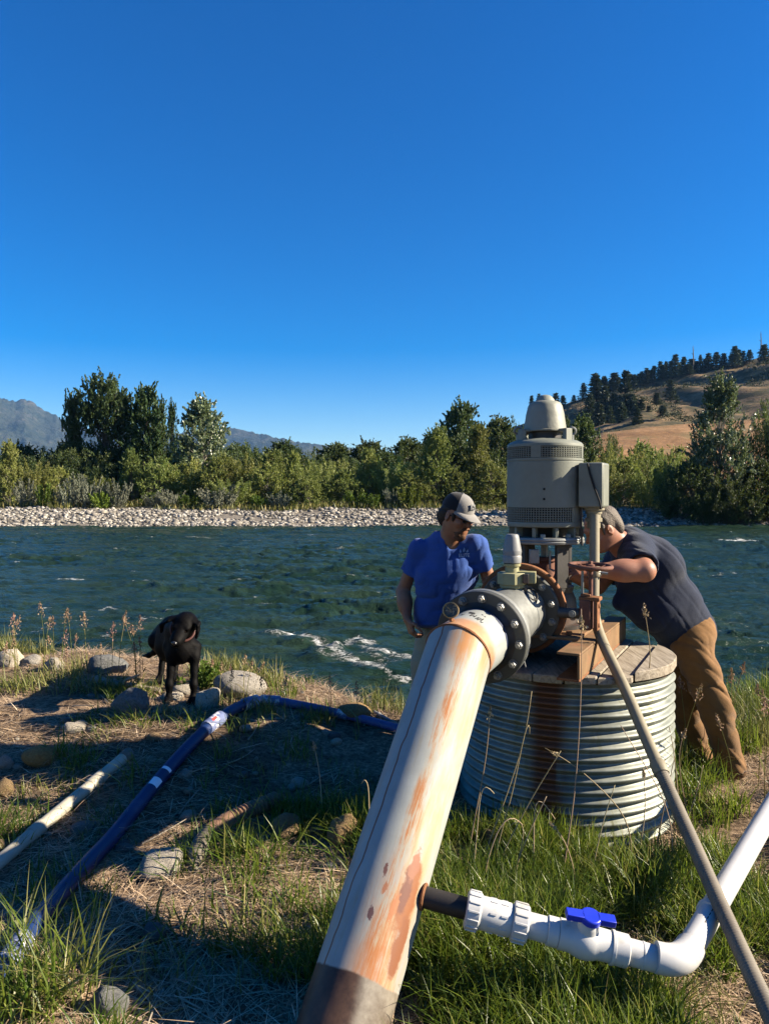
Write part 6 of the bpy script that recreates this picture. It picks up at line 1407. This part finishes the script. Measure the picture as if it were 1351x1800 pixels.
field_grass('green_grass', 'lush green grass growing round the pipes and the culvert', [
    (.05, 2.6, 1.75, 3.45, 38000, .10, .27, .0075, .55, -.15), (1.45, 3.9, 3.3, 5.9, 15000, .14, .36, .008, .45, -.4), (-.25, .75, 2.4, 3.55, 7000, .10, .26, .007, .5, -.4),
    (-.85, .0, 2.1, 3.75, 9000, .07, .22, .007, .6, .12), (-1.6, -.75, 1.7, 2.75, 5500, .10, .28, .0085, .55, .12), (-3.6, -.3, 2.7, 5.6, 15000, .06, .20, .007, .5, .52), (.3, 1.7, 3.2, 3.5, 2500, .10, .30, .007, .4, -.3)], M['grass'], 21,
    [(105, 1335, 40, .26, .04), (145, 1350, 30, .2, .04), (235, 1375, 30, .22, .04), (205, 1275, 40, .17, .05), (245, 1275, 40, .17, .05), (330, 1280, 30, .15, .05), (430, 1280, 40, .16, .06), (20, 1475, 50, .25, .06), (190, 1445, 40, .15, .05), (30, 1785, 120, .36, .08),
     (110, 1745, 80, .3, .07), (150, 1625, 30, .2, .04), (370, 1375, 24, .15, .05), (400, 1505, 70, .25, .07), (470, 1515, 90, .25, .08), (560, 1445, 50, .25, .06), (620, 1505, 60, .2, .06), (350, 1645, 40, .15, .06), (520, 1605, 80, .22, .08), (440, 1565, 60, .2, .08), (325, 1530, 60, .2, .06), (350, 1500, 40, .18, .06),
     (215, 1560, 16, .14, .04), (40, 1420, 24, .16, .05), (130, 1400, 24, .15, .05), (400, 1330, 24, .14, .05), (500, 1330, 20, .14, .05), (270, 1620, 20, .12, .05)])
field_grass('yellowing_grass', 'yellowing grass fringing the crest of the near bank', [
    (-5, .4, crest, (-1.0, .15), 16000, .08, .27, .0075, .4, .12), (1.3, 4.4, crest, (-.9, .15), 9000, .12, .36, .0075, .4, -.1), (-3.6, .2, 2.4, 5.0, 9000, .05, .17, .006, .6, .35), (.1, 2.4, 1.8, 3.4, 6000, .08, .22, .006, .8, -.1)], M['grassyellow'], 22,
    [(170, 1215, 60, .22, .07), (210, 1215, 60, .22, .08), (130, 1215, 60, .24, .08), (260, 1225, 40, .18, .06), (300, 1260, 40, .16, .05), (350, 1262, 40, .14, .05), (390, 1240, 40, .16, .05), (60, 1215, 60, .22, .08), (20, 1215, 60, .22, .08), (480, 1255, 40, .14, .06), (540, 1270, 40, .14, .06), (20, 1700, 60, .3, .08), (75, 1770, 70, .3, .08), (250, 1700, 40, .16, .08), (330, 1700, 40, .16, .08), (430, 1640, 50, .18, .08)])
rg = np.random.default_rng(23); n = 210000
X = rg.uniform(-4.2, 3.2, n); Y = rg.uniform(1.7, 6.6, n); c = fbm(X * 1.6, Y * 1.6, 0, 2, 24); kk = (Y < crest(X) + .1) & (c > np.where(X > .3, -.2, -.35)) & (np.abs(X) < .62 * Y + .4) & (np.hypot(X - CX, Y - CYC) > .57); X, Y = X[kk], Y[kk]; n = len(X)
h = rg.uniform(.04, .15, n); V, L, st, rn = blades(X, Y, h * rg.uniform(.12, .55, n), .0055 * rg.uniform(.6, 1.4, n), np.abs(rg.normal(.8, .5, n)), rg.uniform(.8, 4.5, n), rg, np.clip(rg.normal(.45, .22, n), 0, 1))
tag(arrays('dry_straw', V, L, st, M['straw'], attrs={'rnd': rn}, ang=0), 'dry matted straw covering the soil of the near bank', 'straw', kind='stuff')
def seedhead(p, d, L, w, n, rg):
    t = rg.random(n); C = p + d * (t * L)[:, None] + rg.normal(size=(n, 3)) * (w * (1.1 - t))[:, None]; return leaves(C, d + rg.normal(size=(n, 3)) * .5, .016, .007, rg)
rg = np.random.default_rng(31)
def stalk(name, pts, r, mat, label, group=None, head=None, leaf=True, headmat='seed'):
    p = smoothpath(pts, 16); e = thing(name, p[0], label, 'weed', group); e['kind'] = 'thing'; m = MB(); m.tube(p, np.linspace(r, r * .5, 16), 5); 
    o = m.build('stem', mat, e, ang=180); at_ = o.data.attributes.new('rnd', 'FLOAT', 'POINT'); at_.data.foreach_set('value', np.full(len(o.data.vertices), rg.uniform(.3, .9), np.float32))
    if leaf:
        V, L, st, rn = [], [], [], []
        for k in range(2):
            q = p[2 + 3 * k]; a = rg.uniform(0, 6.28); d = np.array((math.cos(a), math.sin(a), .8)); ln = .13; s_ = np.array((-d[1], d[0], 0)) * .004
            b_ = len(V); V += [q + s_, q - s_, q + d * ln * .5 - s_, q + d * ln * .5 + s_, q + d * ln * .9 - np.array((0, 0, .03))]; L += [b_, b_ + 1, b_ + 2, b_ + 3, b_ + 3, b_ + 2, b_ + 4]; st += [7 * k, 7 * k + 4]
        arrays('leaf', np.array(V), np.array(L), np.array(st), mat, e, {'rnd': rg.random(len(V))}, ang=0)
    if head:
        V, r_ = seedhead(p[-1] - (p[-1] - p[-3]) * .6, nrm(p[-1] - p[-3]), head, head * .16, 60, rg); quadobj('seed_head', V, r_, M[headmat], e)
    return e
GS = 'tall seeding grasses on the bank crest'
for i in range(34):
    px = rg.choice([rg.uniform(0, 150), rg.uniform(120, 260), rg.uniform(370, 500), rg.uniform(500, 650)], p=[.38, .30, .2, .12]); x = px; py = np.interp(px, [0, 260, 480, 680], [1180, 1195, 1240, 1280]) + rg.uniform(-8, 25)
    g_ = ground(x, py); h = rg.uniform(.22, .52) * (1.0 if px < 270 else .6); ln = rg.normal(0, .10, 2) * h
    stalk('seed_grass', [g_ - (0, 0, .02), g_ + (ln[0] * .3, ln[1] * .3, h * .55), g_ + (ln[0], ln[1], h)], .0028, M['grassyellow'], 'tall thin grass stalk with a pinkish seed head on the bank crest', GS, rg.uniform(.06, .12))
for i in range(16):
    px = rg.uniform(1180, 1350); g_ = ground(px, rg.uniform(1290, 1420)); h = rg.uniform(.3, .6); ln = rg.normal(0, .12, 2) * h
    stalk('seed_grass', [g_ - (0, 0, .02), g_ + (ln[0] * .3, ln[1] * .3, h * .55), g_ + (ln[0], ln[1], h)], .0028, M['grassyellow'], 'tall grass stalk with a seed head near the boots of the bending man', 'tall grasses by the bending man', rg.uniform(.06, .11))
def wp_(lst, Y0, Y1): return [P(x, y, Y0 + (Y1 - Y0) * i / (len(lst) - 1)) for i, (x, y) in enumerate(lst)]
WD = 'dry weed stalks before the culvert'
weeds = [([(840, 1530), (890, 1400), (925, 1290), (934, 1215)], 3.15, 3.2, None), ([(862, 1525), (905, 1380), (922, 1275), (924, 1250), (934, 1247), (942, 1262), (930, 1290)], 3.15, 3.2, None), ([(986, 1530), (1008, 1430), (1020, 1250), (1023, 1120), (1021, 1070)], 3.1, 3.2, .07),
    ([(870, 1525), (935, 1400), (985, 1320)], 3.1, 3.05, None), ([(1110, 1440), (1050, 1380), (1000, 1335), (957, 1315)], 3.15, 3.2, .03), ([(832, 1520), (842, 1420), (843, 1365), (862, 1372), (868, 1395)], 3.0, 3.0, None), ([(905, 1520), (940, 1440), (960, 1400)], 3.0, 3.0, None),
    ([(938, 1391), (955, 1400), (966, 1435), (975, 1440)], 3.1, 3.1, None), ([(1010, 1530), (990, 1470), (965, 1445)], 3.0, 3.0, .03), ([(1195, 1480), (1190, 1380), (1180, 1290), (1165, 1240)], 3.6, 3.7, None), ([(1215, 1470), (1195, 1370), (1190, 1310), (1205, 1280)], 3.6, 3.6, .04),
    ([(1150, 1500), (1170, 1400), (1185, 1330)], 3.3, 3.35, None), ([(1200, 1460), (1225, 1390), (1235, 1345)], 3.6, 3.6, None), ([(822, 1500), (855, 1330), (862, 1240)], 3.3, 3.35, .05), ([(905, 1530), (925, 1455), (912, 1430), (898, 1450)], 3.0, 3.0, None), ([(1040, 1530), (1060, 1440), (1080, 1380)], 3.1, 3.15, None),
    ([(1182, 1440), (1150, 1370), (1110, 1310), (1090, 1275)], 3.2, 3.3, None), ([(1120, 1520), (1135, 1420), (1130, 1350)], 3.25, 3.3, .03), ([(850, 1530), (880, 1440), (905, 1425), (918, 1450)], 2.95, 3.0, None)]
for pts, Y0, Y1, hd_ in weeds:
    P0 = wp_(pts, Y0, Y1); g0 = P0[0].copy(); g0[2] = min(g0[2], float(gz(g0[0], g0[1]))) - .02; stalk('dry_weed', [g0] + P0, .0034, M['drystem'], 'thin dry weed stalk standing or curling in front of the corrugated culvert', WD, hd_, False, 'drystem')
stalk('dry_weed', wp_([(649, 1470), (648, 1400), (647, 1368), (640, 1361), (633, 1370), (635, 1378)], 3.3, 3.3), .0035, M['drystem'], 'pale curled dry stalk against the black shade beside the slanted pipe', None, None, False)
stalk('dry_weed', wp_([(566, 1420), (562, 1360), (552, 1310)], 3.6, 3.7), .003, M['drystem'], 'thin straight dry stalk in the shade left of the slanted pipe', None, .04, False, 'drystem')
stalk('dry_weed', wp_([(1140, 1180), (1143, 1150), (1138, 1110), (1133, 1075)], 3.55, 3.55), .003, M['drystem'], 'dry seed stalk rising past the edge of the plank cover', None, .06, False, 'drystem')
# leafy tuft behind the dog
g_ = ground(345, 1212); V_, r_, st_ = stems_shrub(700, .22, .34, 14, 700, .035, .5, .02, .2, .8); e = thing('green_tuft', g_, 'bright green leafy tuft at the water edge behind the dog', 'plant'); quadobj('foliage', V_ + g_, r_, M['leaf_bright'], e)

ordinals(WD, 'thin dry weed stalk before the culvert, %s from the slanted pipe side')
ordinals(GS, 'tall seed-headed grass stalk on the bank crest, %s from the mountain side')
ordinals('tall grasses by the bending man', 'tall seed-headed grass stalk by the bending man, %s from his boots')

lg = [ground(165, 1196, .02), ground(215, 1204, .035), ground(282, 1214, .02)]; e = thing('driftwood', lg[1], 'grey weathered driftwood branch lying in the dry grass behind the dog', 'driftwood')
m = MB(); m.tube(smoothpath(lg, 14), np.linspace(.035, .018, 14) * (1 + .15 * np.sin(np.arange(14) * 1.7)), 9); m.build('branch', M['wood'], e); m = MB(); m.tube(smoothpath([lg[1], lg[1] + (.05, -.08, .06), lg[1] + (.16, -.12, .10)], 8), np.linspace(.015, .006, 8), 7); m.build('twig', M['wood'], e)
for i in range(46):
    px, py = rng2.uniform(0, 640), rng2.uniform(1190, 1780); g_ = ground(px, py, .012); a = rng2.uniform(0, 6.28); L_ = rng2.uniform(.08, .26); q = g_ + np.array((math.cos(a) * L_, math.sin(a) * L_, 0)); q[2] = float(gz(q[0], q[1])) + rng2.uniform(.005, .04)
    m = MB(); m.tube(smoothpath([g_, (g_ + q) / 2 + rng2.normal(0, .012, 3), q], 7), np.linspace(.005, .002, 7), 5); o = m.build('twig', M['wood'], None, loc=tuple(g_)); tag(o, 'thin grey twig lying in the straw of the near bank', 'twig', 'twigs in the straw')
